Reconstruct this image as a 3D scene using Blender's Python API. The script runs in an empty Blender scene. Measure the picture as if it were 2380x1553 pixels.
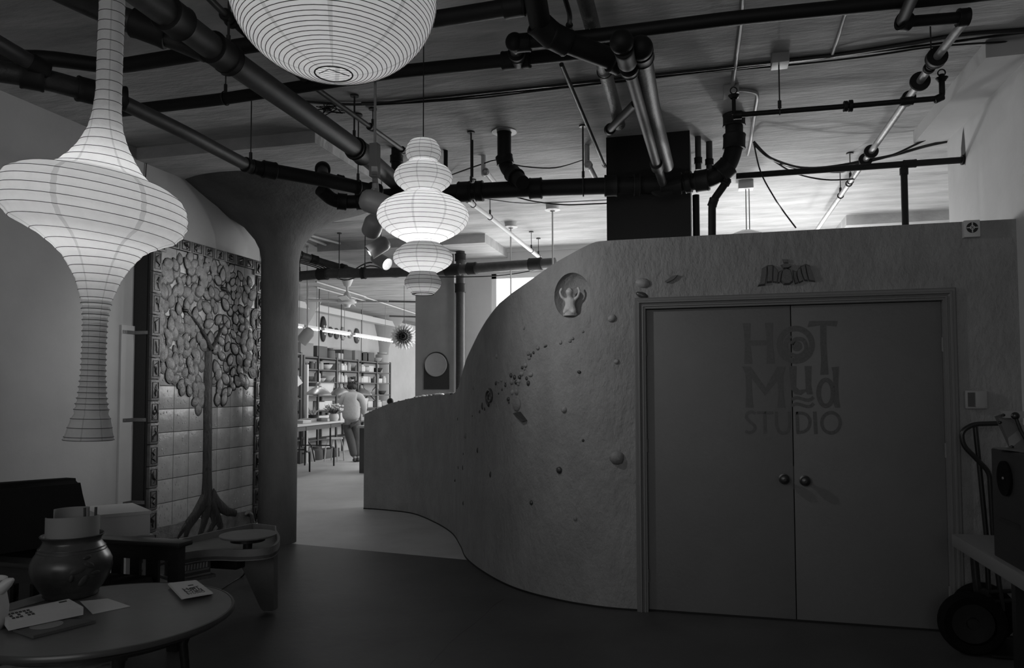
import bpy, bmesh, math, random
from mathutils import Vector, Matrix, Quaternion
random.seed(7)
SC = bpy.context.scene
COL = SC.collection
PI = math.pi
R = math.radians

# ---------------------------------------------------------------- camera, world, exposure
W, H = 2380, 1553
F = 1732.0
YAW, PITCH, ROLL = R(14.6), R(2.6), R(0.15)
CX, CY = 1190.0, 829.0
fw = Vector((-math.sin(YAW), math.cos(YAW), 0)); rt = Vector((math.cos(YAW), math.sin(YAW), 0)); up = Vector((0, 0, 1))
f0 = fw * math.cos(PITCH) + up * math.sin(PITCH)
u0 = up * math.cos(PITCH) - fw * math.sin(PITCH)
cr = rt * math.cos(ROLL) - u0 * math.sin(ROLL)
cu = u0 * math.cos(ROLL) + rt * math.sin(ROLL)
EYE = Vector((0, 0, 1.5))
cam = bpy.data.cameras.new('camera')
cam.sensor_width = 36; cam.lens = F / W * 36; cam.shift_y = (CY - H / 2) / W; cam.shift_x = 0
cam.clip_start = .05; cam.clip_end = 200
cam_ob = bpy.data.objects.new('camera', cam); COL.objects.link(cam_ob)
m3 = Matrix((cr, cu, -f0)).transposed()
cam_ob.matrix_world = Matrix.Translation(EYE) @ m3.to_4x4()
SC.camera = cam_ob
wd = bpy.data.worlds.new('world'); SC.world = wd; wd.use_nodes = True
wd.node_tree.nodes['Background'].inputs[0].default_value = (1, 1, 1, 1)
wd.node_tree.nodes['Background'].inputs[1].default_value = 0.05
SC.view_settings.view_transform = 'Standard'; SC.view_settings.look = 'None'
SC.view_settings.gamma = 1; SC.view_settings.use_curve_mapping = False
SC.view_settings.exposure = 0.0
try:
    SC.cycles.max_bounces = 8; SC.cycles.diffuse_bounces = 5; SC.cycles.sample_clamp_indirect = 4
    SC.cycles.use_denoising = True
except Exception: pass

def lamp(name, kind, loc, power, size=.1, rot=None, sy=None, parent=None, spread=None):
    l = bpy.data.lights.new(name, kind); l.energy = power
    if kind == 'AREA':
        l.size = size
        if sy: l.shape = 'RECTANGLE'; l.size_y = sy
        if spread: l.spread = spread
    else: l.shadow_soft_size = size
    o = bpy.data.objects.new(name, l); COL.objects.link(o); o.location = loc
    if rot: o.rotation_euler = rot
    if parent: o.parent = parent; o.location = Vector(loc) - parent.location
    return o

# daylight at the visible window; the areas after it are added, unseen sources
lamp('window_daylight', 'AREA', (-2.15, 10.28, 2.2), 40, 1.6, (R(-90), 0, 0), 1.9)
lamp('window_daylight', 'AREA', (.9, 10.28, 2.2), 40, 1.8, (R(-90), 0, 0), 1.9)  # added out of sight to brighten the ceiling behind the partition
lamp('window_daylight', 'AREA', (-6.6, 23.6, 2.2), 75, 4.0, (R(-90), 0, 0), 2.2)  # fill added at the unseen end wall, which has no window
lamp('window_daylight', 'AREA', (-3.72, 16.5, 2.1), 130, 1.8, (0, R(90), 0), 8.0)  # fill added at the hidden side wall to light the racks
# unseen fill lamp added behind the camera, dim and high
lamp('window_daylight', 'AREA', (-1.5, -4.0, 2.4), 62, 4.5, (R(90), 0, 0), 1.8)

# ---------------------------------------------------------------- pixel frame of the photograph -> points on real planes
def ray(px, py): return f0 + cr * ((px - CX) / F) - cu * ((py - CY) / F)
def onz(px, py, z): d = ray(px, py); return EYE + d * ((z - 1.5) / d.z)
def ony(px, py, y): d = ray(px, py); return EYE + d * (y / d.y)
def onx(px, py, x): d = ray(px, py); return EYE + d * (x / d.x)
def ond(px, py, dist): d = ray(px, py); return EYE + d * dist
def proj(p):
    v = Vector(p) - EYE; z = v.dot(f0)
    return CX + F * v.dot(cr) / z, CY - F * v.dot(cu) / z
def zat(X, Y, py):
    lo, hi = -3.0, 6.0
    for _ in range(40):
        m = (lo + hi) / 2
        if proj((X, Y, m))[1] > py: lo = m
        else: hi = m
    return lo

# ---------------------------------------------------------------- materials (the photograph is black and white)
MATS = {}
def mat(name, g, rough=.6, metal=0, bump=0, bscale=30, var=0, vscale=4, stretch=None, emit=0, spec=.5, crack=0):
    if name in MATS: return MATS[name]
    m = bpy.data.materials.new(name); m.use_nodes = True; nt = m.node_tree; b = nt.nodes['Principled BSDF']
    b.inputs['Base Color'].default_value = (g, g, g, 1); b.inputs['Roughness'].default_value = rough
    b.inputs['Metallic'].default_value = metal; b.inputs['Specular IOR Level'].default_value = spec
    if bump or var:
        tc = nt.nodes.new('ShaderNodeTexCoord'); mp = nt.nodes.new('ShaderNodeMapping')
        nt.links.new(tc.outputs['Object'], mp.inputs['Vector'])
        if stretch: mp.inputs['Scale'].default_value = stretch
    if var:
        n = nt.nodes.new('ShaderNodeTexNoise'); n.inputs['Scale'].default_value = vscale; n.inputs['Detail'].default_value = 8; n.inputs['Roughness'].default_value = .65
        nt.links.new(mp.outputs[0], n.inputs['Vector'])
        r = nt.nodes.new('ShaderNodeValToRGB'); r.color_ramp.elements[0].position = .3; r.color_ramp.elements[1].position = .7
        a, c = g * (1 - var), min(1, g * (1 + var))
        r.color_ramp.elements[0].color = (a, a, a, 1); r.color_ramp.elements[1].color = (c, c, c, 1)
        nt.links.new(n.outputs['Fac'], r.inputs[0]); nt.links.new(r.outputs[0], b.inputs['Base Color'])
    if bump:
        n2 = nt.nodes.new('ShaderNodeTexNoise'); n2.inputs['Scale'].default_value = bscale; n2.inputs['Detail'].default_value = 9; n2.inputs['Roughness'].default_value = .62
        nt.links.new(mp.outputs[0], n2.inputs['Vector'])
        bp = nt.nodes.new('ShaderNodeBump'); bp.inputs['Strength'].default_value = bump; bp.inputs['Distance'].default_value = .018
        nt.links.new(n2.outputs['Fac'], bp.inputs['Height']); nt.links.new(bp.outputs[0], b.inputs['Normal'])
    if emit:
        b.inputs['Emission Color'].default_value = (1, 1, 1, 1); b.inputs['Emission Strength'].default_value = emit
    MATS[name] = m; return m
def paper(name, g, trans, n_shades=5, wrinkle=.3, shade_at=0):
    m = bpy.data.materials.new(name); m.use_nodes = True; nt = m.node_tree; nt.nodes.clear()
    out = nt.nodes.new('ShaderNodeOutputMaterial'); df = nt.nodes.new('ShaderNodeBsdfDiffuse'); tr = nt.nodes.new('ShaderNodeBsdfTranslucent')
    mx = nt.nodes.new('ShaderNodeMixShader'); mx.inputs[0].default_value = trans
    tc = nt.nodes.new('ShaderNodeTexCoord'); sp = nt.nodes.new('ShaderNodeSeparateXYZ'); nt.links.new(tc.outputs['Object'], sp.inputs[0])
    def mth(op, a, b=None):
        n = nt.nodes.new('ShaderNodeMath'); n.operation = op
        for i, v in enumerate((a, b)):
            if v is None: continue
            if isinstance(v, (int, float)): n.inputs[i].default_value = v
            else: nt.links.new(v, n.inputs[i])
        return n.outputs[0]
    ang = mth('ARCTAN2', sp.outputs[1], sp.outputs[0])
    s = mth('FRACT', mth('MULTIPLY', mth('ADD', ang, 4 * PI - shade_at), n_shades / (2 * PI)))
    frame_shade = mth('LESS_THAN', s, .07)                      # shade of the inner wire frame, painted as darker bands
    nz = nt.nodes.new('ShaderNodeTexNoise'); nz.inputs['Scale'].default_value = 25; nz.inputs['Detail'].default_value = 8
    nt.links.new(tc.outputs['Object'], nz.inputs['Vector'])
    v = mth('MULTIPLY', mth('SUBTRACT', 1.0, mth('MULTIPLY', frame_shade, .22)), mth('ADD', g - .06, mth('MULTIPLY', nz.outputs['Fac'], .12)))
    cb = nt.nodes.new('ShaderNodeCombineXYZ')
    for i in range(3): nt.links.new(v, cb.inputs[i])
    bp = nt.nodes.new('ShaderNodeBump'); bp.inputs['Strength'].default_value = wrinkle; bp.inputs['Distance'].default_value = .01
    nt.links.new(nz.outputs['Fac'], bp.inputs['Height'])
    for d in (df, tr):
        nt.links.new(cb.outputs[0], d.inputs[0]); nt.links.new(bp.outputs[0], d.inputs['Normal'])
    nt.links.new(df.outputs[0], mx.inputs[1]); nt.links.new(tr.outputs[0], mx.inputs[2]); nt.links.new(mx.outputs[0], out.inputs[0])
    MATS[name] = m; return m

# ---------------------------------------------------------------- mesh builder
def perp(d):
    a = Vector((0, 0, 1)) if abs(d.z) < .9 else Vector((1, 0, 0))
    u = d.cross(a).normalized(); return u, d.cross(u).normalized()
class MB:
    def __init__(s): s.v = []; s.f = []; s.m = None
    def add(s, vs, fs):
        n = len(s.v)
        s.v += [Vector(p) for p in vs]; s.f += [tuple(i + n for i in f) for f in fs]; return s
    def box(s, c, d, rz=0, rx=0, ry=0, bev=0):
        x, y, z = d[0] / 2, d[1] / 2, d[2] / 2
        bm = bmesh.new(); bmesh.ops.create_cube(bm, size=1)
        for v in bm.verts: v.co = Vector((v.co.x * d[0], v.co.y * d[1], v.co.z * d[2]))
        if bev: bmesh.ops.bevel(bm, geom=list(bm.edges), offset=min(bev, min(d) * .45), segments=2, affect='EDGES', profile=.6)
        M = Matrix.Translation(Vector(c)) @ Matrix.Rotation(rz, 4, 'Z') @ Matrix.Rotation(ry, 4, 'Y') @ Matrix.Rotation(rx, 4, 'X')
        bm.verts.ensure_lookup_table()
        s.add([M @ v.co for v in bm.verts], [[v.index for v in f.verts] for f in bm.faces]); bm.free(); return s
    def bb(s, lo, hi, bev=0):
        return s.box([(a + b) / 2 for a, b in zip(lo, hi)], [abs(b - a) for a, b in zip(lo, hi)], bev=bev)
    def tube(s, pts, r, n=12, caps=True, closed=False):
        pts = [Vector(p) for p in pts]; k = len(pts); rr = r if isinstance(r, (list, tuple)) else [r] * k
        vs, fs = [], []; u = None
        for i, p in enumerate(pts):
            a = pts[i - 1] if (i > 0 or closed) else p; b = pts[(i + 1) % k] if (i < k - 1 or closed) else p
            t = (b - a)
            t = t.normalized() if t.length > 1e-9 else Vector((0, 0, 1))
            if u is None: u, w = perp(t)
            else:
                u = u - t * u.dot(t)
                u = u.normalized() if u.length > 1e-6 else perp(t)[0]
            w = t.cross(u)
            for j in range(n):
                a_ = 2 * PI * j / n; vs.append(p + (u * math.cos(a_) + w * math.sin(a_)) * rr[i])
        segs = k if closed else k - 1
        for i in range(segs):
            for j in range(n):
                a_, b_ = i * n + j, i * n + (j + 1) % n; c_, d_ = ((i + 1) % k) * n + (j + 1) % n, ((i + 1) % k) * n + j
                fs.append((a_, b_, c_, d_))
        if caps and not closed: fs += [tuple(range(n))[::-1], tuple((k - 1) * n + j for j in range(n))]
        return s.add(vs, fs)
    def cyl(s, a, b, r, n=16, r2=None): return s.tube([a, b], [r, r if r2 is None else r2], n)
    def ring(s, c, axis, R_, r, n=32, m=8):
        axis = Vector(axis).normalized(); u, w = perp(axis); c = Vector(c)
        return s.tube([c + (u * math.cos(2 * PI * i / n) + w * math.sin(2 * PI * i / n)) * R_ for i in range(n)], r, m, closed=True)
    def lathe(s, prof, c=(0, 0, 0), axis=(0, 0, 1), n=32, cap0=False, cap1=False):
        axis = Vector(axis).normalized(); u, w = perp(axis); c = Vector(c); vs, fs = [], []; k = len(prof)
        for r_, h in prof:
            for j in range(n):
                a = 2 * PI * j / n; vs.append(c + axis * h + (u * math.cos(a) + w * math.sin(a)) * r_)
        for i in range(k - 1):
            for j in range(n): fs.append((i * n + j, i * n + (j + 1) % n, (i + 1) * n + (j + 1) % n, (i + 1) * n + j))
        if cap0: fs.append(tuple(range(n))[::-1])
        if cap1: fs.append(tuple((k - 1) * n + j for j in range(n)))
        return s.add(vs, fs)
    def ell(s, c, d, n=16, m=10, rz=0, M=None):
        c = Vector(c); prof = []
        vs, fs = [], []
        Q = M or Matrix.Rotation(rz, 3, 'Z')
        vs.append(c + Q @ Vector((0, 0, d[2])))
        for i in range(1, m):
            t = PI * i / m
            for j in range(n):
                a = 2 * PI * j / n; vs.append(c + Q @ Vector((d[0] * math.sin(t) * math.cos(a), d[1] * math.sin(t) * math.sin(a), d[2] * math.cos(t))))
        vs.append(c + Q @ Vector((0, 0, -d[2])))
        for j in range(n):
            fs.append((0, 1 + j, 1 + (j + 1) % n))
            fs.append((len(vs) - 1, 1 + (m - 2) * n + (j + 1) % n, 1 + (m - 2) * n + j))
        for i in range(m - 2):
            for j in range(n): fs.append((1 + i * n + j, 1 + (i + 1) * n + j, 1 + (i + 1) * n + (j + 1) % n, 1 + i * n + (j + 1) % n))
        return s.add(vs, fs)
    def prism(s, poly, vec):
        """poly: 3D outline; extruded by vec"""
        vec = Vector(vec); k = len(poly); a = [Vector(p) for p in poly]
        return s.add(a + [p + vec for p in a], [tuple(range(k))[::-1], tuple(range(k, 2 * k))] + [(i, (i + 1) % k, k + (i + 1) % k, k + i) for i in range(k)])
    def build(s, name, m, parent=None, smooth=35, world=False, bev=0):
        me = bpy.data.meshes.new(name)
        off = Vector((0, 0, 0))
        if parent is not None and world:
            q = parent
            while q is not None: off += q.location; q = q.parent
        me.from_pydata([p - off for p in s.v], [], s.f)
        bm = bmesh.new(); bm.from_mesh(me); bmesh.ops.recalc_face_normals(bm, faces=bm.faces); bm.to_mesh(me); bm.free()
        if smooth:
            me.shade_smooth(); me.set_sharp_from_angle(angle=R(smooth))
        me.materials.append(MATS[m] if isinstance(m, str) else m)
        o = bpy.data.objects.new(name, me); COL.objects.link(o)
        if parent is not None: o.parent = parent
        return o
def tag(o, label=None, cat=None, group=None, kind=None):
    if label: o['label'] = label
    if cat: o['category'] = cat
    if group: o['group'] = group
    if kind: o['kind'] = kind
    return o
def thing(name, label, cat, loc=(0, 0, 0), rz=0, group=None):
    o = bpy.data.objects.new(name, None); COL.objects.link(o); o.location = loc; o.rotation_euler = (0, 0, rz)
    o.empty_display_size = .1
    return tag(o, label, cat, group)
def single(name, mb, m, label, cat, group=None, loc=None, smooth=35):
    """one-mesh thing, origin at its base"""
    if loc is None:
        xs = [p.x for p in mb.v]; ys = [p.y for p in mb.v]; zs = [p.z for p in mb.v]
        base = Vector(((min(xs) + max(xs)) / 2, (min(ys) + max(ys)) / 2, min(zs)))
        mb.v = [p - base for p in mb.v]; loc = base
    o = mb.build(name, m, None, smooth); o.location = loc
    return tag(o, label, cat, group)
def struct(name, mb, m, parent=None, smooth=35):
    o = mb.build(name, m, parent, smooth)
    if parent is None: o['kind'] = 'structure'
    return o
def copy_tree(o, parent=None):
    c = o.copy(); COL.objects.link(c); c.parent = parent
    for ch in list(o.children): copy_tree(ch, c)
    return c
def arc_pts(c, r, a0, a1, n, z=None):
    return [(c[0] + r * math.cos(a0 + (a1 - a0) * i / n), c[1] + r * math.sin(a0 + (a1 - a0) * i / n)) for i in range(n + 1)]
def catmull(P, n=8):
    out = []
    for i in range(len(P) - 1):
        p0 = P[max(0, i - 1)]; p1 = P[i]; p2 = P[i + 1]; p3 = P[min(len(P) - 1, i + 2)]
        for j in range(n):
            t = j / n
            out.append(tuple(.5 * ((2 * b) + (-a + c) * t + (2 * a - 5 * b + 4 * c - d) * t * t + (-a + 3 * b - 3 * c + d) * t ** 3) for a, b, c, d in zip(p0, p1, p2, p3)))
    out.append(tuple(P[-1])); return out
def fillet(pts, rad):
    pts = [Vector(p) for p in pts]; out = [pts[0]]
    for i in range(1, len(pts) - 1):
        a, b, c = pts[i - 1], pts[i], pts[i + 1]; d1 = (a - b); d2 = (c - b)
        q = min(rad, d1.length * .45, d2.length * .45); d1.normalize(); d2.normalize()
        s_, e_ = b + d1 * q, b + d2 * q
        for k in range(6):
            t = k / 5; out.append(s_ * (1 - t) ** 2 + b * 2 * t * (1 - t) + e_ * t * t)
    out.append(pts[-1]); return out

CEIL = 3.55; DY = 5.184
# base greys
mat('ceiling_concrete', .42, .85, bump=.6, bscale=9, var=.3, vscale=2.2, stretch=(.6, 2.4, 1))
mat('plaster_white', .50, .8, bump=.15, bscale=6, var=.08, vscale=1.5)
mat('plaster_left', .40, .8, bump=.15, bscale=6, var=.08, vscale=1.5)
mat('plaster_right', .50, .8, bump=.15, bscale=6, var=.1, vscale=1.2)
mat('partition_plaster', .26, .75, bump=1.0, bscale=22, var=.16, vscale=5, stretch=(1, 1, .6))
mat('door_paint', .13, .55, bump=.1, bscale=40, var=.06, vscale=3)
mat('letter_paint', .068, .5, var=.25, vscale=60)
mat('trim_paint', .15, .5)
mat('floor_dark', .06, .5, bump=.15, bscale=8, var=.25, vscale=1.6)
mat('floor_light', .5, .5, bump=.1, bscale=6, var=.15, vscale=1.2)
mat('column_concrete', .095, .8, bump=.5, bscale=18, var=.25, vscale=4, stretch=(1, 1, .4))
mat('pillar_dark', .26, .8, bump=.2, bscale=10, var=.1)
mat('pillar_black', .006, .8)
mat('pipe_black', .009, .6, spec=.3)
mat('pipe_iron', .02, .5, var=.35, vscale=20, bump=.2, bscale=60)
mat('pipe_steel', .30, .5, metal=.3, var=.3, vscale=25)
mat('pipe_steel_dark', .04, .6, var=.4, vscale=25)
mat('pipe_grey', .04, .5, var=.3, vscale=18)
mat('pipe_pale', .55, .5)
mat('wire_black', .012, .5)
mat('rod_dark', .02, .5)
mat('white_paint', .75, .5)
mat('cream', .5, .5)
mat('cream_dull', .28, .5)
mat('glass_glow', .9, .3, emit=9)
mat('tube_glow', .9, .3, emit=3.5)
mat('sky_pane', .9, .5, emit=2)
mat('wood_dark', .02, .35, var=.3, vscale=8, stretch=(1, 8, 8))
mat('wood_mid', .14, .5, var=.25, vscale=6, stretch=(1, 8, 1))
mat('table_top', .13, .35, bump=.05, bscale=30, var=.12, vscale=5)
mat('table_edge', .05, .3)
mat('fabric_black', .01, .95, spec=.1, bump=.2, bscale=120)
mat('pot_glaze', .045, .32, var=.5, vscale=9)
mat('clay_pale', .3, .6)
mat('paper_white', .5, .7)
mat('paper_grey', .22, .7)
mat('ink', .03, .6)
mat('board', .5, .6)
mat('metal_black', .015, .35)
mat('metal_grey', .3, .3, metal=.8)
mat('rubber', .004, .95, spec=.15)
mat('carton_dark', .07, .7, var=.15)
# ================================================================ the setting
# floors
seamA, seamB = onz(690, 1265, 0), onz(1090, 1302, 0)
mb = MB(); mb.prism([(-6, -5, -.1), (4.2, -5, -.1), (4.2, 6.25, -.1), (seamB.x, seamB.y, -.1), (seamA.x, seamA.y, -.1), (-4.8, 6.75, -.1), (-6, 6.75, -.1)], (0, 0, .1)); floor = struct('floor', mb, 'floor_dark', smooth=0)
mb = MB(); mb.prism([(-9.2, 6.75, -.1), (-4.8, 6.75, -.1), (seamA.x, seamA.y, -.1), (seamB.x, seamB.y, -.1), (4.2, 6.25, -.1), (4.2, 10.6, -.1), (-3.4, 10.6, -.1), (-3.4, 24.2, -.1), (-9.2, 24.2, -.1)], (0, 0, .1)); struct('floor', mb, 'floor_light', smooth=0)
# hairline crack in the dark floor, a thin sunken-looking strip of its own
cp = [onz(*q, .0005) for q in [(1172, 1392), (1150, 1405), (1128, 1428), (1105, 1448), (1075, 1470), (1050, 1490), (1022, 1520), (1000, 1545)]]
MATS['crack'] = mat('crack', .02, .9)
mb = MB()
for a, b in zip(cp, cp[1:]):
    mb.prism([a + Vector((0, -.003, 0)), b + Vector((0, -.003, 0)), b + Vector((0, .003, 0)), a + Vector((0, .003, 0))], (0, 0, .0008))
mb.build('crack', 'crack', floor)
# ceiling and drop panels
struct('ceiling', MB().bb((-9.2, -5, CEIL), (4.2, 24.2, CEIL + .2)), 'ceiling_concrete', smooth=0)
struct('trim_1', MB().bb((-5.4, 5.2, CEIL - .1), (-2.95, 7.75, CEIL)), 'ceiling_concrete', smooth=0)
struct('trim_2', MB().bb((-5.2, 9.25, CEIL - .12), (-2.77, 11.6, CEIL)), 'ceiling_concrete', smooth=0)
struct('trim_3', MB().bb((1.62, 9.4, CEIL - .12), (4.1, 10.4, CEIL)), 'ceiling_concrete', smooth=0)
struct('trim_4', MB().bb((1.62, 4.87, CEIL - .1), (1.86, 6.46, CEIL)), 'plaster_right', smooth=0)
# walls
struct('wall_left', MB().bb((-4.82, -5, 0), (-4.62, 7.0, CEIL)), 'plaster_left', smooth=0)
struct('wall_right', MB().bb((1.86, -5, 0), (2.06, 6.46, CEIL)), 'plaster_right', smooth=0)
struct('wall_back_right', MB().bb((3.9, 6.4, 0), (4.1, 10.6, CEIL)), 'plaster_white', smooth=0)
struct('wall_studio_left', MB().bb((-9.05, 6.8, 0), (-8.85, 24.2, CEIL)), 'plaster_white', smooth=0)
struct('wall_studio_front', MB().bb((-9.05, 6.8, 0), (-4.82, 7.0, CEIL)), 'plaster_white', smooth=0)
struct('wall_studio_end', MB().bb((-9.05, 24.0, 0), (-3.4, 24.2, CEIL)), 'plaster_white', smooth=0)
struct('wall_studio_right', MB().bb((-3.6, 10.6, 0), (-3.4, 24.0, CEIL)), 'plaster_white', smooth=0)
FY = 10.4
wl = ony(1142, 700, FY).x
mb = MB()
mb.bb((-3.9, FY, 0), (wl, FY + .2, CEIL)); mb.bb((wl, FY, 3.2), (-1.35, FY + .2, CEIL)); mb.bb((wl, FY, 0), (-1.35, FY + .2, 1.15))
mb.bb((-1.35, FY, 0), (-.1, FY + .2, CEIL)); mb.bb((-.1, FY, 3.2), (1.8, FY + .2, CEIL)); mb.bb((-.1, FY, 0), (1.8, FY + .2, 1.15)); mb.bb((1.8, FY, 0), (4.1, FY + .2, CEIL))
struct('wall_far', mb, 'plaster_white', smooth=0)
for i, (a, b) in enumerate(((wl, -1.35), (-.1, 1.8))):  # the right-hand window is added, unseen, to light the far ceiling
    w = thing('window_%d' % (i + 1), None, None, (a, FY, 1.15)); w['kind'] = 'structure'
    f = MB()
    for x0, x1 in ((a, a + .07), (b - .07, b), ((a + b) / 2 - .025, (a + b) / 2 + .025)): f.bb((x0, FY + .02, 1.15), (x1, FY + .1, 3.2))
    for z0, z1 in ((1.15, 1.22), (3.13, 3.2), (2.15, 2.19)): f.bb((a, FY + .02, z0), (b, FY + .1, z1))
    f.build('window_frame', 'white_paint', w, world=True)
    MB().bb((a, FY + .07, 1.16), (b, FY + .075, 3.19)).build('pane', 'sky_pane', w, world=True)
w = thing('window_3', None, None, (-3.62, 16.5, 1.2)); w['kind'] = 'structure'  # window added on a hidden wall as a source for the rack light
f = MB()
for i in range(7): y_ = 12.5 + 8 * i / 6; f.bb((-3.68, y_ - .04, 1.2), (-3.6, y_ + .04, 3.05))
for z_ in (1.2, 3.05): f.bb((-3.68, 12.46, z_ - .04), (-3.6, 20.54, z_ + .04))
f.build('window_frame', 'white_paint', w, world=True); MB().bb((-3.63, 12.5, 1.2), (-3.62, 20.5, 3.05)).build('pane', 'sky_pane', w, world=True)
struct('trim_5', MB().bb((-3.0, FY - .06, CEIL - .05), (1.6, FY, CEIL)), 'plaster_white', smooth=0)

# ---- the wavy plaster partition
pl = [(845, 1183), (900, 1187), (960, 1195), (1010, 1215), (1050, 1240), (1070, 1270), (1085, 1300), (1130, 1335), (1200, 1370), (1300, 1397), (1400, 1413), (1478, 1420)]
plan = [tuple(onz(*q, 0)[:2]) for q in pl]; plan[-1] = (plan[-1][0], DY); plan[-2] = (plan[-2][0], DY + .012)
plan = catmull(plan, 10)
OUT = [(840, 966), (843, 965), (860, 957), (905, 938), (950, 927), (980, 922), (1020, 918), (1050, 917), (1059, 912), (1066, 898), (1072, 875), (1083, 836), (1096, 808), (1112, 775), (1128, 748), (1142, 728), (1160, 706), (1189, 682), (1219, 661), (1260, 632), (1290, 611), (1320, 594), (1349, 578), (1372, 567), (1394, 559), (2400, 513)]
def outy(x):
    for (a, b), (c, d) in zip(OUT, OUT[1:]):
        if a <= x <= c: return b + (d - b) * (x - a) / (c - a)
    return OUT[-1][1]
tops = []
for (X, Y) in plan:
    z = 1.5
    for _ in range(30): z = .5 * z + .5 * zat(X, Y, outy(proj((X, Y, z))[0]))
    tops.append(min(z, 2.548))
k = len(plan); TH = .16
nrm = []
for i in range(k):
    a = Vector(plan[max(0, i - 1)]); b = Vector(plan[min(k - 1, i + 1)]); d = (b - a).normalized(); nrm.append(Vector((-d.y, d.x)))
nrm[-1] = Vector((0, 1))
vs, fs = [], []; NV = 24
for i in range(k):
    for j in range(NV + 1): vs.append((plan[i][0], plan[i][1], tops[i] * j / NV))
for i in range(k):
    q = Vector(plan[i]) + nrm[i] * TH
    for j in range(NV + 1): vs.append((q.x, q.y, tops[i] * j / NV))
o2 = k * (NV + 1)
for i in range(k - 1):
    for j in range(NV):
        a = i * (NV + 1) + j; b = (i + 1) * (NV + 1) + j
        fs += [(a, b, b + 1, a + 1), (o2 + a, o2 + a + 1, o2 + b + 1, o2 + b)]
    a = i * (NV + 1) + NV; b = (i + 1) * (NV + 1) + NV; fs.append((a, b, o2 + b, o2 + a))
    a = i * (NV + 1); b = (i + 1) * (NV + 1); fs.append((a, o2 + a, o2 + b, b))
fs.append(tuple(range(0, NV + 1)) + tuple(range(o2 + NV, o2 - 1, -1)))
e = (k - 1) * (NV + 1); fs.append(tuple(range(e + NV, e - 1, -1)) + tuple(range(o2 + e, o2 + e + NV + 1)))
X0 = plan[-1][0]; DL, DR, DT = -.400, 1.44, 2.06
mb = MB().add(vs, fs)
# niche scooped out of the curved part
part = mb.build('partition', 'partition_plaster', None, 50)
ni = ony(1327, 688, DY + .09)
cut = MB().ell((ni.x, ni.y - .035, ni.z), (.155, .125, .165), 40, 24).build('cutter', 'partition_plaster', None, 60)
md = part.modifiers.new('b', 'BOOLEAN'); md.operation = 'DIFFERENCE'; md.object = cut; md.solver = 'EXACT'
bpy.context.view_layer.update(); dg = bpy.context.evaluated_depsgraph_get()
me = bpy.data.meshes.new_from_object(part.evaluated_get(dg))
vv = [v.co.copy() for v in me.vertices]; ff = [tuple(p.vertices) for p in me.polygons]
bpy.data.objects.remove(cut); bpy.data.objects.remove(part)
mb = MB().add(vv, ff)
zt = tops[-1]
mb.bb((X0, DY, 0), (DL, DY + TH, zt)); mb.bb((DL, DY, DT), (DR, DY + TH, zt)); mb.bb((DR, DY, 0), (1.86, DY + TH, zt))
wallp = struct('wall_partition', mb, 'partition_plaster', smooth=50)

# dark reveal where partition and doors meet the floor
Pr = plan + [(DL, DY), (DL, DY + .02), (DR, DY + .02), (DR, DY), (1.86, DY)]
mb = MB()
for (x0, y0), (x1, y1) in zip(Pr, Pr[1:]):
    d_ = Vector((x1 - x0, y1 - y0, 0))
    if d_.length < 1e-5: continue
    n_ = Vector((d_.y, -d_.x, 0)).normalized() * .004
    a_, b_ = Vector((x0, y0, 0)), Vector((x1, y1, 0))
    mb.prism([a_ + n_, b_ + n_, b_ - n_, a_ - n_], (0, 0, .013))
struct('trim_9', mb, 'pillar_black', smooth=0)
def wall_pt(px, py):
    """where a photo pixel meets the front of the partition"""
    best = None
    P = plan + [(1.86, DY)]
    for (x0, y0), (x1, y1) in zip(P, P[1:]):
        d = ray(px, py); ex, ey = x1 - x0, y1 - y0
        det = d.x * (-ey) + ex * d.y
        if abs(det) < 1e-9: continue
        t = (x0 * (-ey) + ex * y0) / det
        s = (d.x * y0 - d.y * x0) / det
        if t > 0 and -.001 <= s <= 1.001:
            if best is None or t < best[0]:
                n = Vector((ey, -ex, 0)).normalized()
                if n.dot(d) > 0: n = -n
                best = (t, EYE + d * t, n)
    return (best[1], best[2]) if best else (ony(px, py, DY), Vector((0, -1, 0)))
def on_wall_M(n):
    z = n; x = Vector((0, 0, 1)).cross(z).normalized(); y = z.cross(x)
    return Matrix((x, y, z)).transposed()
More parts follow.
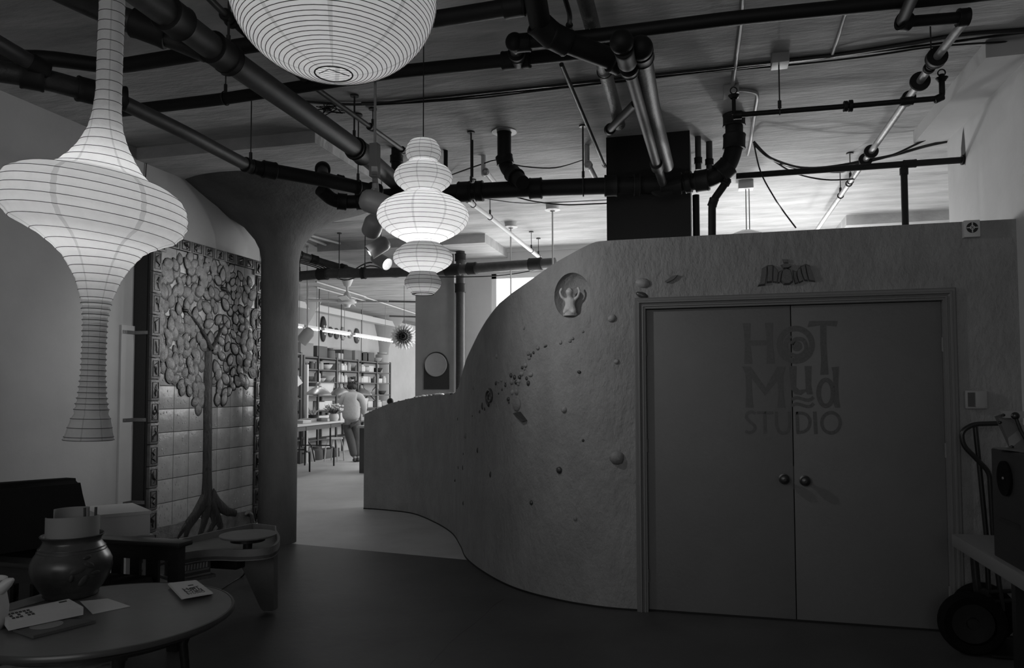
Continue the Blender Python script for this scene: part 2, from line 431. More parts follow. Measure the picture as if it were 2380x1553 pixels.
# pebbles and shells pressed into the plaster
mat('stone', .2, .6, bump=.3, bscale=60); mat('stone_pale', .26, .55, bump=.3, bscale=50); mat('stone_dark', .05, .35)
peb = [(1155, 828, 7, 9, 1), (1218, 763, 5, 6, 0), (1355, 771, 5, 5, 0), (1331, 787, 7, 6, 0), (1325, 793, 7, 6, 0), (1303, 796, 7, 8, 1), (1268, 805, 9, 4, 2), (1250, 809, 9, 8, 0), (1240, 820, 5, 6, 2), (1228, 822, 8, 8, 0), (1234, 826, 5, 7, 2), (1230, 833, 8, 6, 0), (1222, 849, 9, 9, 1), (1214, 855, 7, 6, 2), (1219, 858, 6, 5, 0), (1213, 869, 9, 9, 1), (1208, 877, 8, 8, 2), (1188, 873, 8, 8, 2), (1196, 877, 8, 9, 2), (1190, 888, 10, 10, 0), (1200, 889, 8, 8, 2), (1206, 886, 9, 9, 1), (1234, 871, 11, 9, 1), (1224, 880, 6, 7, 2), (1228, 891, 8, 10, 2), (1205, 893, 7, 7, 0), (1166, 884, 7, 7, 0), (1153, 891, 6, 8, 2), (1158, 887, 5, 5, 0), (1175, 888, 8, 6, 0), (1175, 896, 6, 6, 2), (1167, 906, 4, 5, 2), (1159, 915, 4, 4, 2), (1191, 912, 9, 10, 1), (1201, 911, 10, 11, 0), (1182, 928, 8, 8, 2), (1183, 935, 5, 6, 2), (1121, 944, 6, 13, 2), (1115, 957, 5, 6, 2), (1127, 951, 5, 6, 2), (1100, 902, 5, 8, 0), (1311, 952, 12, 12, 1), (1346, 865, 8, 6, 2), (1433, 841, 10, 9, 1), (1422, 740, 16, 13, 1), (1494, 658, 24, 17, 1), (1492, 686, 22, 10, 2), (1355, 1024, 5, 5, 2), (1300, 1093, 12, 12, 2), (1433, 1064, 26, 24, 0), (1235, 1169, 8, 8, 2), (1337, 1206, 8, 8, 0), (1140, 1103, 6, 11, 2), (1110, 1047, 5, 10, 2), (1082, 1013, 8, 10, 0), (1064, 974, 3, 6, 2), (1076, 1087, 4, 9, 2), (1058, 1117, 6, 5, 2), (1077, 1170, 5, 8, 2), (1065, 1087, 3, 6, 2), (1098, 967, 3, 3, 2), (1077, 1055, 3, 5, 2)]
for (x, y, w, h, c) in peb:
    p, n = wall_pt(x, y); dist = (p - EYE).length
    M = on_wall_M(n); s_ = dist / F * .70; dd = min(w, h) * s_ * .9
    mb = MB().ell(p - n * dd * .15, (w * s_ * (1.3 if abs(n.x) > .8 else 1), h * s_, dd), 10, 7, M=M @ Matrix.Rotation(random.uniform(-.4, .4), 3, 'Z'))
    for v in mb.v[:]:
        v += Vector((random.uniform(-1, 1), 0, random.uniform(-1, 1))) * dd * .08
    mb.build('stone', ('stone', 'stone_pale', 'stone_dark')[c], wallp, 60)
# spiral fossil, big round pebble and the fin shaped shard
p, n = wall_pt(1139, 922); M = on_wall_M(n)
mb = MB(); sp_ = [p + M @ Vector((math.cos(a) * (.012 + .0045 * a) * 1.2, math.sin(a) * (.012 + .0045 * a) * 1.2, .004)) for a in [i * .35 for i in range(32)]]
mb.tube(sp_, [.009 + .0002 * i for i in range(32)], 8); mb.build('ammonite', 'stone_dark', wallp, 60)
p, n = wall_pt(1201, 940); MB().ell(p, (.05, .055, .02), 20, 12, M=on_wall_M(n)).build('stone', 'stone', wallp, 60)
for k_, (pts_, m_) in enumerate([([(1198, 961), (1210, 957), (1226, 978), (1218, 981)], 'stone_dark'), ([(1193, 963), (1204, 960), (1212, 981), (1198, 975)], 'stone_pale')]):
    P3 = [wall_pt(*q) for q in pts_]; n = P3[0][1]
    MB().prism([q[0] - n * .01 for q in P3], n * (.035 - .02 * k_)).build('shard', m_, wallp, 40)
P3 = [wall_pt(*q) for q in [(1545, 655), (1562, 643), (1575, 640), (1566, 650), (1550, 658)]]
MB().prism([q[0] - q[1] * .01 for q in P3], P3[0][1] * .03).build('shard', 'stone_dark', wallp, 40)
# trowel ridges left in the plaster
for i in range(60):
    x = random.uniform(1330, 1760); y = random.uniform(585, 660)
    if random.random() < .35: x = random.uniform(1100, 1470); y = random.uniform(560, 1330)
    p, n = wall_pt(x, y)
    if proj(p)[1] < outy(x) + 8 or abs(x - 1327) < 60 and abs(y - 688) < 70: continue
    L = random.uniform(.015, .045); q = p + Vector((random.uniform(-.012, .012), 0, L))
    if q.z > 2.5: continue
    MB().tube([p - n * .002, (p + q) / 2 - n * .0005 + Vector((random.uniform(-.005, .005), 0, 0)), q - n * .002], [.0008, .0028, .0008], 6).build('plaster_ridge', 'partition_plaster', wallp, 60)
# broken shell mosaic along the low top
mat('shell_white', .7, .4)
mb = MB(); cnt = 0
for i in range(k):
    if tops[i] < 1.62 and .9 < tops[i]:
        x_ = proj((plan[i][0], plan[i][1], tops[i]))[0]
        if 850 < x_ < 1064:
            for q in range(3 if x_ > 930 else 1):
                r_ = random.uniform(.012, .03) * (1 if x_ > 960 else .6)
                c_ = Vector((plan[i][0], plan[i][1], tops[i] + r_ * .25)) + Vector((nrm[i].x, nrm[i].y, 0)) * random.uniform(.01, .13)
                MB().ell(c_, (r_ * 1.3, r_, r_ * .6), 8, 5, rz=random.uniform(0, 3)).build('shell', random.choice(['shell_white', 'shell_white', 'stone_pale', 'stone_dark']), wallp, 30)

# figurine in the niche
nb = Vector((ni.x - .012, DY + .12, zat(ni.x, DY + .1, 734)))
g = thing('clay_figurine', 'pale clay figurine with raised arms seated in the round wall niche', 'figurine', (nb.x, nb.y, nb.z))
mat('clay_fig', .5, .45, bump=.3, bscale=80)
def sk(name, nodes, edges, m, parent=None, sub=2, root=0, loc=None, world=False):
    """one continuous surface grown round a skeleton"""
    me = bpy.data.meshes.new(name + '_s')
    off = Vector((0, 0, 0))
    if parent is not None and world: off = parent.location
    me.from_pydata([Vector(n_[:3]) - off for n_ in nodes], edges, [])
    o = bpy.data.objects.new(name, me); COL.objects.link(o)
    s_ = o.modifiers.new('s', 'SKIN'); s_.use_smooth_shade = True
    for i, n_ in enumerate(nodes):
        v = me.skin_vertices[0].data[i]; v.radius = (n_[3], n_[4] if len(n_) > 4 else n_[3]); v.use_root = (i == root)
    ss = o.modifiers.new('u', 'SUBSURF'); ss.levels = sub; ss.render_levels = sub
    bpy.context.view_layer.update(); dg = bpy.context.evaluated_depsgraph_get()
    m2 = bpy.data.meshes.new_from_object(o.evaluated_get(dg)); m2.name = name
    bpy.data.objects.remove(o); bpy.data.meshes.remove(me)
    m2.shade_smooth(); m2.materials.clear(); m2.materials.append(MATS[m])
    o = bpy.data.objects.new(name, m2); COL.objects.link(o)
    if parent is not None: o.parent = parent
    return o
sk('body', [(0, 0, .05, .036, .03), (0, -.005, .085, .033, .028), (0, 0, .115, .026, .022), (0, -.004, .142, .015), (0, -.018, .170, .034), (0, -.020, .196, .028),
    (-.035, 0, .12, .013), (-.06, -.01, .14, .010), (-.072, -.012, .175, .010), (-.055, -.012, .205, .010),
    (.035, 0, .12, .013), (.06, -.01, .14, .010), (.072, -.012, .178, .010), (.058, -.012, .208, .010),
    (-.03, -.02, .03, .024), (-.035, -.045, .018, .016), (.03, -.02, .03, .024), (.035, -.045, .018, .016)],
   [(0, 1), (1, 2), (2, 3), (3, 4), (4, 5), (2, 6), (6, 7), (7, 8), (8, 9), (2, 10), (10, 11), (11, 12), (12, 13), (0, 14), (14, 15), (0, 16), (16, 17)], 'clay_fig', g)
MB().ell((0, -.018, .176), (.023, .023, .028), 16, 10).build('head', 'clay_fig', g, 60)
MB().lathe([(.0, 0), (.05, 0), (.052, .02), (.04, .03), (0, .03)], n=24).build('pedestal', 'clay_fig', g)

# ---- double doors
door = []
mid = .545
for i, (a, b) in enumerate(((DL + .003, mid - .003), (mid + .003, DR - .003))):
    d = struct('door_%d' % (i + 1), MB().bb((a, DY + .022, .012), (b, DY + .066, DT - .006), bev=.002), 'door_paint', smooth=30)
    door.append(d)
    kx, kz = ((1822, 1113), (1870, 1117))[i]; kp = ony(kx, kz, DY + .02)
    mat('brass_dull', .05, .3, metal=.7)
    kb = MB().lathe([(0, 0), (.034, 0), (.034, .006), (.014, .01), (.012, .03), (.026, .04), (.031, .052), (.027, .064), (.012, .07), (0, .07)], (kp.x, DY + .022, kp.z), (0, -1, 0), 28).build('knob', 'brass_dull', d)
    MB().cyl((kp.x, DY - .05, kp.z), (kp.x, DY - .053, kp.z), .008, 16).build('keyhole', 'metal_black', kb)
    for z in (.24, 1.12, 1.78):
        hx = DL if i == 0 else DR
        MB().cyl((hx, DY + .012, z - .045), (hx, DY + .012, z + .045), .009, 12).build('hinge', 'trim_paint', d)
MB().bb((mid - .004, DY + .03, .85), (mid + .004, DY + .024, 1.0)).build('latch_plate', 'brass_dull', door[1])
# moulded casing, mitred at the corners
prof_ = [(-.0, 0), (0, .012), (.012, .012), (.014, .02), (.022, .02), (.026, .010), (.034, .014), (.040, .024), (.050, .024), (.054, .016), (.068, .018), (.075, .01), (.075, -.002)]
cv = []
for a_, d_ in prof_:
    cv += [(DL - a_, DY - d_, 0), (DL - a_, DY - d_, DT + a_), (DR + a_, DY - d_, DT + a_), (DR + a_, DY - d_, 0)]
cf_ = []
for i in range(len(prof_) - 1):
    for j in range(3): cf_.append((4 * i + j, 4 * i + j + 1, 4 * i + j + 5, 4 * i + j + 4))
struct('trim_6', MB().add(cv, cf_), 'trim_paint', smooth=20)
mb = MB(); mb.bb((DL, DY + .001, 0), (DL + .002, DY + .1, DT)); mb.bb((DR - .002, DY + .001, 0), (DR, DY + .1, DT)); mb.bb((DL, DY + .001, DT - .002), (DR, DY + .1, DT))
struct('trim_7', mb, 'trim_paint', smooth=0)
# black sheet standing in for the darkness behind the door gap
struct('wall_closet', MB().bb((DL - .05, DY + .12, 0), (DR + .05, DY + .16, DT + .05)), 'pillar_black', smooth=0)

# ---- painted lettering across both doors
def lp(x, y): return ony(1690 + x / 4.852, 720 + y / 4.852, DY + .022)
def stroke(pts, w):
    out = []
    pts = catmull([tuple(map(float, p)) for p in pts], 5) if len(pts) > 2 else pts
    L, Rr = [], []
    for i, p in enumerate(pts):
        a = pts[max(0, i - 1)]; b = pts[min(len(pts) - 1, i + 1)]; d = Vector((b[0] - a[0], b[1] - a[1])).normalized()
        L.append((p[0] - d.y * w / 2, p[1] + d.x * w / 2)); Rr.append((p[0] + d.y * w / 2, p[1] - d.x * w / 2))
    return [[L[i], L[i + 1], Rr[i + 1], Rr[i]] for i in range(len(pts) - 1)]
def ringpoly(cx, cy, ro, ri, a0=0, a1=360, ky=1, off=(0, 0)):
    n = 40; out = []
    for i in range(n):
        t0 = R(a0 + (a1 - a0) * i / n); t1 = R(a0 + (a1 - a0) * (i + 1) / n)
        out.append([(cx + ro * math.cos(t0), cy + ro * ky * math.sin(t0)), (cx + ro * math.cos(t1), cy + ro * ky * math.sin(t1)), (cx + off[0] + ri * math.cos(t1), cy + off[1] + ri * ky * math.sin(t1)), (cx + off[0] + ri * math.cos(t0), cy + off[1] + ri * ky * math.sin(t0))])
    return out
def ellring(cx, cy, rx, ry, ix, iy):
    n = 40; T = [2 * PI * i / n for i in range(n + 1)]
    return [[(cx + rx * math.cos(a), cy + ry * math.sin(a)), (cx + rx * math.cos(b), cy + ry * math.sin(b)), (cx + ix * math.cos(b), cy + iy * math.sin(b)), (cx + ix * math.cos(a), cy + iy * math.sin(a))] for a, b in zip(T, T[1:])]
spiral = stroke([(785 + math.cos(R(a)) * r_, 410 + math.sin(R(a)) * r_) for a, r_ in [(200, 62), (260, 78), (320, 100), (20, 112), (80, 112), (140, 120), (190, 128), (240, 138)]], 46)
LET = {
 'letter_h': [[(175, 152), (262, 152), (256, 345), (442, 345), (428, 148), (518, 148), (508, 270), (514, 400), (535, 608), (445, 608), (450, 402), (262, 402), (283, 608), (193, 608), (200, 400), (190, 250)]],
 'letter_o': ringpoly(772, 395, 215, 152) + spiral + [[(785 + 58 * math.cos(R(a)), 412 + 58 * math.sin(R(a))) for a in range(0, 360, 15)]],
 'letter_t': [[(925, 128), (1245, 125), (1230, 190), (1115, 178), (1118, 400), (1140, 730), (1050, 735), (1060, 560), (1050, 400), (1048, 175), (905, 198)]],
 'letter_m': [[(170, 640), (262, 640), (432, 880), (565, 640), (660, 640), (628, 740), (635, 950), (655, 1105), (565, 1105), (580, 950), (568, 790), (425, 965), (275, 770), (280, 950), (298, 1105), (207, 1105), (215, 950), (205, 720)]],
 'letter_u': [[(700, 635), (782, 635), (775, 870), (815, 905), (885, 895), (880, 740), (872, 635), (950, 635), (946, 850), (965, 955), (900, 955), (890, 920), (830, 962), (760, 950), (725, 900), (708, 740)]],
 'letter_d': [[(1175, 650), (1258, 640), (1250, 850), (1258, 1000), (1275, 1105), (1215, 1105), (1200, 1060), (1195, 800), (1190, 700)]] + ellring(1112, 938, 108, 172, 56, 122),
 'wave_mark': stroke([(728, 1012), (780, 992), (840, 1005), (900, 1020), (945, 1010), (972, 985)], 36) + stroke([(728, 1082), (780, 1062), (840, 1075), (900, 1092), (945, 1085), (975, 1055)], 36),
 'small_s': stroke([(318, 1172), (280, 1152), (235, 1165), (215, 1205), (240, 1248), (290, 1290), (315, 1332), (290, 1372), (245, 1385), (205, 1368)], 34),
 'small_t': stroke([(335, 1162), (515, 1162)], 30) + stroke([(422, 1150), (428, 1398)], 36),
 'small_u': stroke([(555, 1150), (558, 1300), (585, 1372), (635, 1392), (685, 1370), (703, 1300), (700, 1150)], 34),
 'small_d': stroke([(785, 1152), (797, 1395)], 36) + stroke([(780, 1165), (870, 1172), (922, 1220), (932, 1280), (912, 1340), (860, 1376), (785, 1385)], 34),
 'small_i': stroke([(985, 1150), (1000, 1402)], 40),
 'small_o': ellring(1170, 1275, 122, 134, 86, 96),
}
lb = lp(720, 1400)
sign = thing('painted_lettering', 'dark hand-painted HOT MUD STUDIO lettering spread across both doors', 'sign', (lb.x, DY + .022, lb.z))
for nm, polys in LET.items():
    mb = MB()
    for pl_ in polys: mb.prism([lp(*q) for q in pl_], (0, -.0015, 0))
    mb.build(nm, 'letter_paint', sign, 0, world=True)

# ---- winged relief above the doors
rc = ony(1832, 645, DY)
rel = thing('winged_relief', 'dark carved relief with spread feathered wings on the wall above the doors', 'relief', (rc.x, DY, ony(1832, 668, DY).z))
mat('relief_clay', .10, .5, bump=.3, bscale=50)
def rel_lobe(name, pts, th=.02):
    P = [ony(1460 + x / 2.6325, 560 + y / 2.6325, DY) for x, y in pts]; c = sum(P, Vector()) / len(P)
    vs = [p + Vector((0, .002, 0)) for p in P] + [c + (p - c) * .8 + Vector((0, -th, 0)) for p in P]; n_ = len(P)
    MB().add(vs, [tuple(range(n_)), tuple(range(n_, 2 * n_))] + [(i, (i + 1) % n_, n_ + (i + 1) % n_, n_ + i) for i in range(n_)]).build(name, 'relief_clay', rel, 30, world=True)
for s_ in ([(790, 282), (808, 250), (815, 170), (850, 148), (850, 200), (838, 275)], [(850, 148), (885, 145), (882, 200), (880, 258), (846, 262), (852, 200)], [(888, 148), (915, 178), (918, 200), (908, 262), (884, 258), (884, 200)], [(920, 190), (940, 178), (930, 230), (925, 262), (912, 262)],
           [(1145, 255), (1128, 205), (1110, 150), (1080, 138), (1092, 200), (1105, 250)], [(1078, 142), (1052, 155), (1060, 200), (1078, 248), (1100, 250), (1088, 200)], [(1048, 160), (1030, 185), (1030, 215), (1045, 262), (1072, 250), (1058, 200)], [(1025, 185), (1005, 178), (1010, 230), (1020, 268), (1040, 262), (1028, 215)]):
    rel_lobe('feather', s_)
rel_lobe('torso', [(945, 175), (965, 165), (990, 172), (1005, 215), (1008, 255), (985, 272), (950, 272), (930, 250), (935, 210)], .035)
rel_lobe('head', [(930, 150), (950, 140), (985, 142), (998, 160), (975, 172), (945, 172)], .04)
rel_lobe('crown', [(940, 112), (975, 112), (980, 138), (950, 138)], .015)

# ---- small devices on the wall
def wbox(name, label, cat, x0, y0, x1, y1, dep, m):
    a, b = ony(x0, y0, DY), ony(x1, y1, DY)
    t = thing(name, label, cat, ((a.x + b.x) / 2, DY, b.z))
    MB().bb((a.x, DY - dep, b.z), (b.x, DY + .001, a.z), bev=.004).build('housing', m, t, world=True)
    return t, a, b
t, a, b = wbox('alarm_siren', 'small square pale siren box at the top edge of the plaster wall', 'siren', 2235, 516, 2273, 553, .045, 'cream')
c = Vector(((a.x + b.x) / 2, DY - .046, (a.z + b.z) / 2 + .005))
gr = MB().ring(c, (0, 1, 0), .030, .003, 24, 6); gr.cyl(c + Vector((0, .002, 0)), c, .028, 24); gr.build('grille', 'metal_black', t, world=True)
x = MB().box(c + Vector((0, -.002, 0)), (.062, .003, .006)); x.box(c + Vector((0, -.002, 0)), (.006, .003, .062)); x.ring(c + Vector((0, -.002, 0)), (0, 1, 0), .012, .0025, 16, 6); x.build('cross_bar', 'cream', t, world=True)
t, a, b = wbox('thermostat', 'cream wall thermostat with a dark left half beside the door casing', 'thermostat', 2240, 908, 2292, 950, .03, 'cream_dull')
MB().bb((a.x + .012, DY - .034, b.z + .012), (a.x + .05, DY - .029, a.z - .012)).build('display', 'carton_dark', t, world=True)
MB().bb((a.x + .054, DY - .033, b.z + .006), (b.x - .004, DY - .029, a.z - .006), bev=.002).build('cover', 'cream_dull', t, world=True)
# ================================================================ columns
cc = (-4.15, 6.65)
mb = MB().lathe([(.185, 0), (.185, 1.0), (.18, 2.0), (.185, 2.82), (.205, 2.93), (.25, 3.02), (.36, 3.15), (.60, 3.31), (.97, CEIL - .1)], (cc[0], cc[1], 0), n=40, cap0=True, cap1=True)
struct('column_front', mb, 'column_concrete', smooth=60)
p0, p1 = onx(603, 800, -4.62), onx(606, 1240, -4.62)
struct('pillar_side', MB().bb((-.76, 5.97, 0), (-.10, 6.6, CEIL)), 'pillar_black', smooth=0)
struct('pillar_far', MB().bb((-4.0, 9.9, 0), (-3.42, FY, CEIL - .1)), 'pillar_dark', smooth=0)
for i, px_ in enumerate((688, 892)):
    y_ = onx(px_, 800, -8.8).y
    mat('column_grey', .3, .8); mb = MB().lathe([(.20, 0), (.20, 2.5), (.21, 2.7), (.27, 2.9), (.62, CEIL - .02), (.62, CEIL)], (-8.87, y_, 0), n=24, cap0=True, cap1=True); struct('column_studio_%d' % (i + 1), mb, 'column_grey', smooth=50)
mat('column_grey', .3, .8)
# cover board on the left wall beside the mural
a, b = onx(283, 755, -4.6), onx(299, 1290, -4.6)
struct('trim_8', MB().bb((-4.62, a.y, 0), (-4.6, b.y + .04, a.z)), 'plaster_white', smooth=0)

# ================================================================ tile mural
MX = -4.45
def mu(px, py, off=0): return onx(px, py, MX + off)
mat('tile_glaze', .32, .22, bump=.25, bscale=16, var=.15, vscale=10)
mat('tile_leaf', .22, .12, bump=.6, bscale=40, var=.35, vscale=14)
mat('tile_leaf_dark', .008, .5)
mat('tile_border', .10, .3, bump=.4, bscale=30, var=.3, vscale=12)
mat('tile_glyph', .02, .3)
mat('bark', .022, .3, bump=.9, bscale=55, var=.7, vscale=45, stretch=(1, 1, .3))
mat('soil', .14, .35, bump=.5, bscale=30, var=.4, vscale=14)
mat('wood_case', .018, .6)
Y0, Y1, Z0, Z1 = 5.2, 6.79, .16, 2.84
BW = .105
mur = thing('tile_mural', 'tall glazed tile mural of a leafy tree mounted on the left wall', 'mural', (MX, (Y0 + Y1) / 2, 0))
MB().bb((-4.62, Y0, .1), (MX - .03, Y1, Z1)).build('backing_case', 'wood_case', mur, world=True)
MB().bb((MX - .035, Y0, Z0), (MX - .012, Y1, Z1)).build('grout', 'tile_leaf_dark', mur, world=True)
mb = MB(); nc = 7; cw = (Y1 - Y0 - 2 * BW) / nc; nr = 13; rh = (Z1 - Z0 - BW) / nr
for i in range(nc):
    for j in range(nr):
        y = Y0 + BW + cw * (i + .5); z = Z0 + rh * (j + .5)
        mb.box((MX - .008, y, z), (.018, cw - .005, rh - .005), bev=.003)
        if j < 8:
            for q in range(5 if j > 1 else 14):
                mb.ell((MX + .001, y + random.uniform(-.4, .4) * cw, z + random.uniform(-.4, .4) * rh), (.004, .007, .009) if j > 1 else (.003, .004, .012), 8, 5)
mb.build('field_tiles', 'tile_glaze', mur, world=True)
def btile(y, z, wy, wz):
    t = MB().box((MX, y, z), (.036, wy - .005, wz - .005), bev=.005).build('border_tile', 'tile_border', mur, world=True)
    g_ = MB()
    w_, h_ = wy * .5, wz * .5
    g_.tube([(MX + .019, y - w_ * .62, z - h_ * .72), (MX + .019, y + w_ * .62, z - h_ * .72), (MX + .019, y + w_ * .62, z + h_ * .72), (MX + .019, y - w_ * .62, z + h_ * .72)], .004, 6, closed=True)
    pts = [(MX + .018, y + random.uniform(-.45, .45) * w_, z + (q / 4 - .5) * h_ * 1.1) for q in range(5)]
    g_.tube(pts, [.006, .010, .012, .010, .006], 6)
    if random.random() < .6: g_.ell((MX + .018, y + random.uniform(-.2, .2) * w_, z + random.uniform(-.3, .3) * h_), (.007, .018, .024), 10, 6)
    o = g_.build('carving', 'tile_glyph', t); 
    o.data.transform(Matrix.Translation(-Vector(mur.location)))
nz = 14; hz = (Z1 - .16 - Z0) / nz
for j in range(nz):
    for y in (Y0 + BW / 2, Y1 - BW / 2): btile(y, Z0 + hz * (j + .5), BW, hz)
for y in (Y0 + .08, Y1 - .08): btile(y, Z1 - .08, .16, .16)
ny = 8; wy = (Y1 - Y0 - .32) / ny
for j in range(ny): btile(Y0 + .16 + wy * (j + .5), Z1 - BW / 2, wy, BW)
# soil strip, trunk, roots, branches
def slab(pts, o0, o1, name, m, sm=30):
    P = [mu(*q) for q in pts]; c = sum(P, Vector()) / len(P); n_ = len(P)
    vs = [p + Vector((o0, 0, 0)) for p in P] + [c + (p - c) * .93 + Vector((o1, 0, 0)) for p in P]
    return MB().add(vs, [tuple(range(n_)), tuple(range(n_, 2 * n_))] + [(i, (i + 1) % n_, n_ + (i + 1) % n_, n_ + i) for i in range(n_)]).build(name, m, mur, sm, world=True)
slab([(362, 1226), (430, 1212), (500, 1200), (560, 1190), (592, 1183), (592, 1222), (480, 1245), (362, 1256)], .0, .006, 'soil_tiles', 'soil')
def trunk(pts, r_, name):
    P = [mu(*q) for q in pts]; mb = MB().tube(P, r_, 14)
    for v in mb.v:
        v.x = MX + (v.x - MX) * (1.3 if name == 'branch' else .4)
    return mb.build(name, 'bark', mur, 50, world=True)
trunk([(480, 1175), (481, 1100), (482, 1000), (482, 900), (483, 850), (485, 800)], [.085, .062, .06, .062, .058, .05], 'trunk')
trunk([(486, 812), (476, 785), (458, 755), (438, 727)], [.035, .024, .02, .012], 'branch')
trunk([(486, 812), (500, 790), (512, 765), (528, 744)], [.035, .024, .018, .01], 'branch')
for q in ([(480, 1150), (468, 1180), (445, 1205), (425, 1230), (412, 1250)], [(482, 1160), (478, 1195), (470, 1225), (462, 1248)], [(486, 1160), (500, 1195), (512, 1225), (500, 1243)], [(488, 1150), (505, 1172), (528, 1190), (548, 1194)], [(476, 1160), (455, 1195), (436, 1226), (430, 1248)], [(484, 1150), (492, 1180), (497, 1215), (482, 1240)]):
    trunk(q, [.075, .06, .045, .035, .02][:len(q)], 'root')
MB().tube([mu(570, 1196), mu(576, 1190, .02), mu(584, 1195, .02), mu(588, 1215, .01)], .02, 10).build('root', 'tile_leaf', mur, world=True)
# foliage
def interp(T, x):
    for (a, b), (c, d) in zip(T, T[1:]):
        if a <= x <= c: return b + (d - b) * (x - a) / (c - a)
    return T[-1][1]
TOPL = [(362, 640), (390, 615), (430, 592), (480, 590), (520, 602), (560, 640), (600, 672)]
BOTL = [(362, 868), (400, 890), (430, 925), (455, 952), (470, 966), (488, 962), (515, 935), (560, 905), (600, 872)]
lm, dm = MB(), MB(); pts = []
tries = 0
while len(pts) < 210 and tries < 12000:
    tries += 1
    x = random.uniform(366, 594); y = random.uniform(592, 955)
    if not (interp(TOPL, x) < y < interp(BOTL, x) - 6): continue
    if 468 < x < 498 and y > 800: continue
    if y < 735 and 400 < x < 540 and random.random() < .35: continue
    if any(abs(x - a) < 10 and abs(y - b) < 13 for a, b in pts): continue
    pts.append((x, y))
    p = mu(x, y); a = random.uniform(-1.2, 1.2); L = random.uniform(.042, .066); Wd = L * random.uniform(.6, .8); n_ = 14
    o = []
    for i in range(n_):
        t = 2 * PI * i / n_; u = math.cos(t); v = math.copysign(abs(math.sin(t)) ** 1.35, math.sin(t)) * (1 - .22 * u)
        o.append((v * Wd, u * L))
    def w3(u, v, d): return Vector((MX + d, p.y + u * math.cos(a) + v * math.sin(a), p.z - u * math.sin(a) + v * math.cos(a)))
    lift = random.uniform(.003, .016)
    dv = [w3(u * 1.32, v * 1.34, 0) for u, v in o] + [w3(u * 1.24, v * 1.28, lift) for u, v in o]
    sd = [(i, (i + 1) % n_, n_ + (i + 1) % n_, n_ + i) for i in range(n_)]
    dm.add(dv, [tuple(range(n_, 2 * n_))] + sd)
    lv = [w3(u, v, lift) for u, v in o] + [w3(u * .8, v * .82, lift + .005) for u, v in o] + [w3(0, 0, lift + .003)]
    lm.add(lv, sd + [(n_ + i, n_ + (i + 1) % n_, 2 * n_) for i in range(n_)])
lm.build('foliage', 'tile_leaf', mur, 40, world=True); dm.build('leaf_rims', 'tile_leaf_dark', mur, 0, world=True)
for (x, y, s_) in ((522, 672, 1), (432, 722, .8)):
    p = mu(x, y, .02); mb = MB().ell(p, (.014, .045 * s_, .02 * s_), 12, 8); mb.ell(p + Vector((.004, -.04 * s_, .018)), (.012, .016, .016), 10, 6); mb.prism([p + Vector((0, .03, 0)), p + Vector((0, .09 * s_, -.03)), p + Vector((0, .085 * s_, -.045)), p + Vector((0, .02, -.015))], (.006, 0, 0))
    mb.build('bird', 'tile_leaf_dark', mur, 50, world=True)
for y in (771, 977, 1171):
    a = onx(284, y, -4.605); b = Vector((-4.56, Y0 - .001, a.z))
    mb = MB().bb((-4.6, a.y, a.z - .014), (-4.594, Y0 - .004, a.z + .014)); mb.bb((-4.6, Y0 - .006, a.z - .014), (-4.47, Y0, a.z + .014))
    mb.ell((-4.594, a.y + .02, a.z), (.004, .006, .006), 8, 6); mb.ell((-4.50, Y0 - .006, a.z), (.006, .004, .006), 8, 6)
    mb.build('bracket', 'metal_grey', mur, world=True)

# ================================================================ paper lanterns
mat('rib_wire', .04, .6)
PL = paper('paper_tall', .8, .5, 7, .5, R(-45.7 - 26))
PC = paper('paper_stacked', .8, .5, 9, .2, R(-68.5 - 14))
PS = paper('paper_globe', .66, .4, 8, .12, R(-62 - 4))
def lantern(root, prof, ribs, m, skew=None, n=64, rib_r=.0013, pleat=0):
    """prof: (r,z) list, local; ribs: z list"""
    def rr(z):
        for (r0, z0), (r1, z1) in zip(prof, prof[1:]):
            lo, hi = min(z0, z1), max(z0, z1)
            if lo <= z <= hi and hi > lo: return r0 + (r1 - r0) * (z - z0) / (z1 - z0)
        return prof[-1][0]
    mb = MB().lathe([(r_, z) for r_, z in prof], n=n)
    if skew:
        for v in mb.v: skew(v)
    mb.build('shade', m, root, 80)
    rb = MB()
    for z, r_ in ribs:
        P = [Vector((math.cos(2 * PI * i / 48) * (r_ + .0006), math.sin(2 * PI * i / 48) * (r_ + .0006), z)) for i in range(48)]
        if skew:
            for v in P: skew(v)
        rb.tube(P, rib_r, 5, closed=True)
    rb.build('ribs', 'rib_wire', root, 80)
# tall white one, left
D1 = 3.0; k1 = D1 / F
raw = [(-60, 238, 28), (0, 238, 28), (100, 236, 28), (200, 235, 28), (250, 232, 31), (290, 229, 38), (330, 225, 54), (360, 222, 72), (385, 219, 92), (398, 217, 108), (404, 215, 130), (414, 213, 160), (428, 212, 182), (445, 211, 195), (468, 211, 200), (492, 210, 200), (512, 209, 192), (530, 209, 176), (543, 210, 150), (556, 212, 124), (575, 218, 98), (597, 223, 78), (622, 221, 62), (648, 220, 48), (690, 217, 34), (740, 215, 27), (800, 214, 26), (870, 213, 27), (920, 212, 31), (960, 211, 38), (1023, 206, 53)]
b0 = ond(212, 1023, D1); base1 = Vector((b0.x, b0.y, b0.z))
t1 = thing('tall_paper_lantern', 'tall white paper lantern with a wide bulge and pleated trumpet tail, hanging at left', 'lantern', base1)
def z_of(py): return ond(212, py, D1).z - base1.z
prof = [(r_ * k1, z_of(y)) for y, c, r_ in raw]
ax = [(z_of(y), (c - 212) * k1) for y, c, r_ in raw]
def cen(z):
    for (z0, c0), (z1, c1) in zip(ax, ax[1:]):
        if z1 <= z <= z0: return c0 + (c1 - c0) * (z - z0) / (z1 - z0)
    return ax[0][1] if z > ax[0][0] else ax[-1][1]
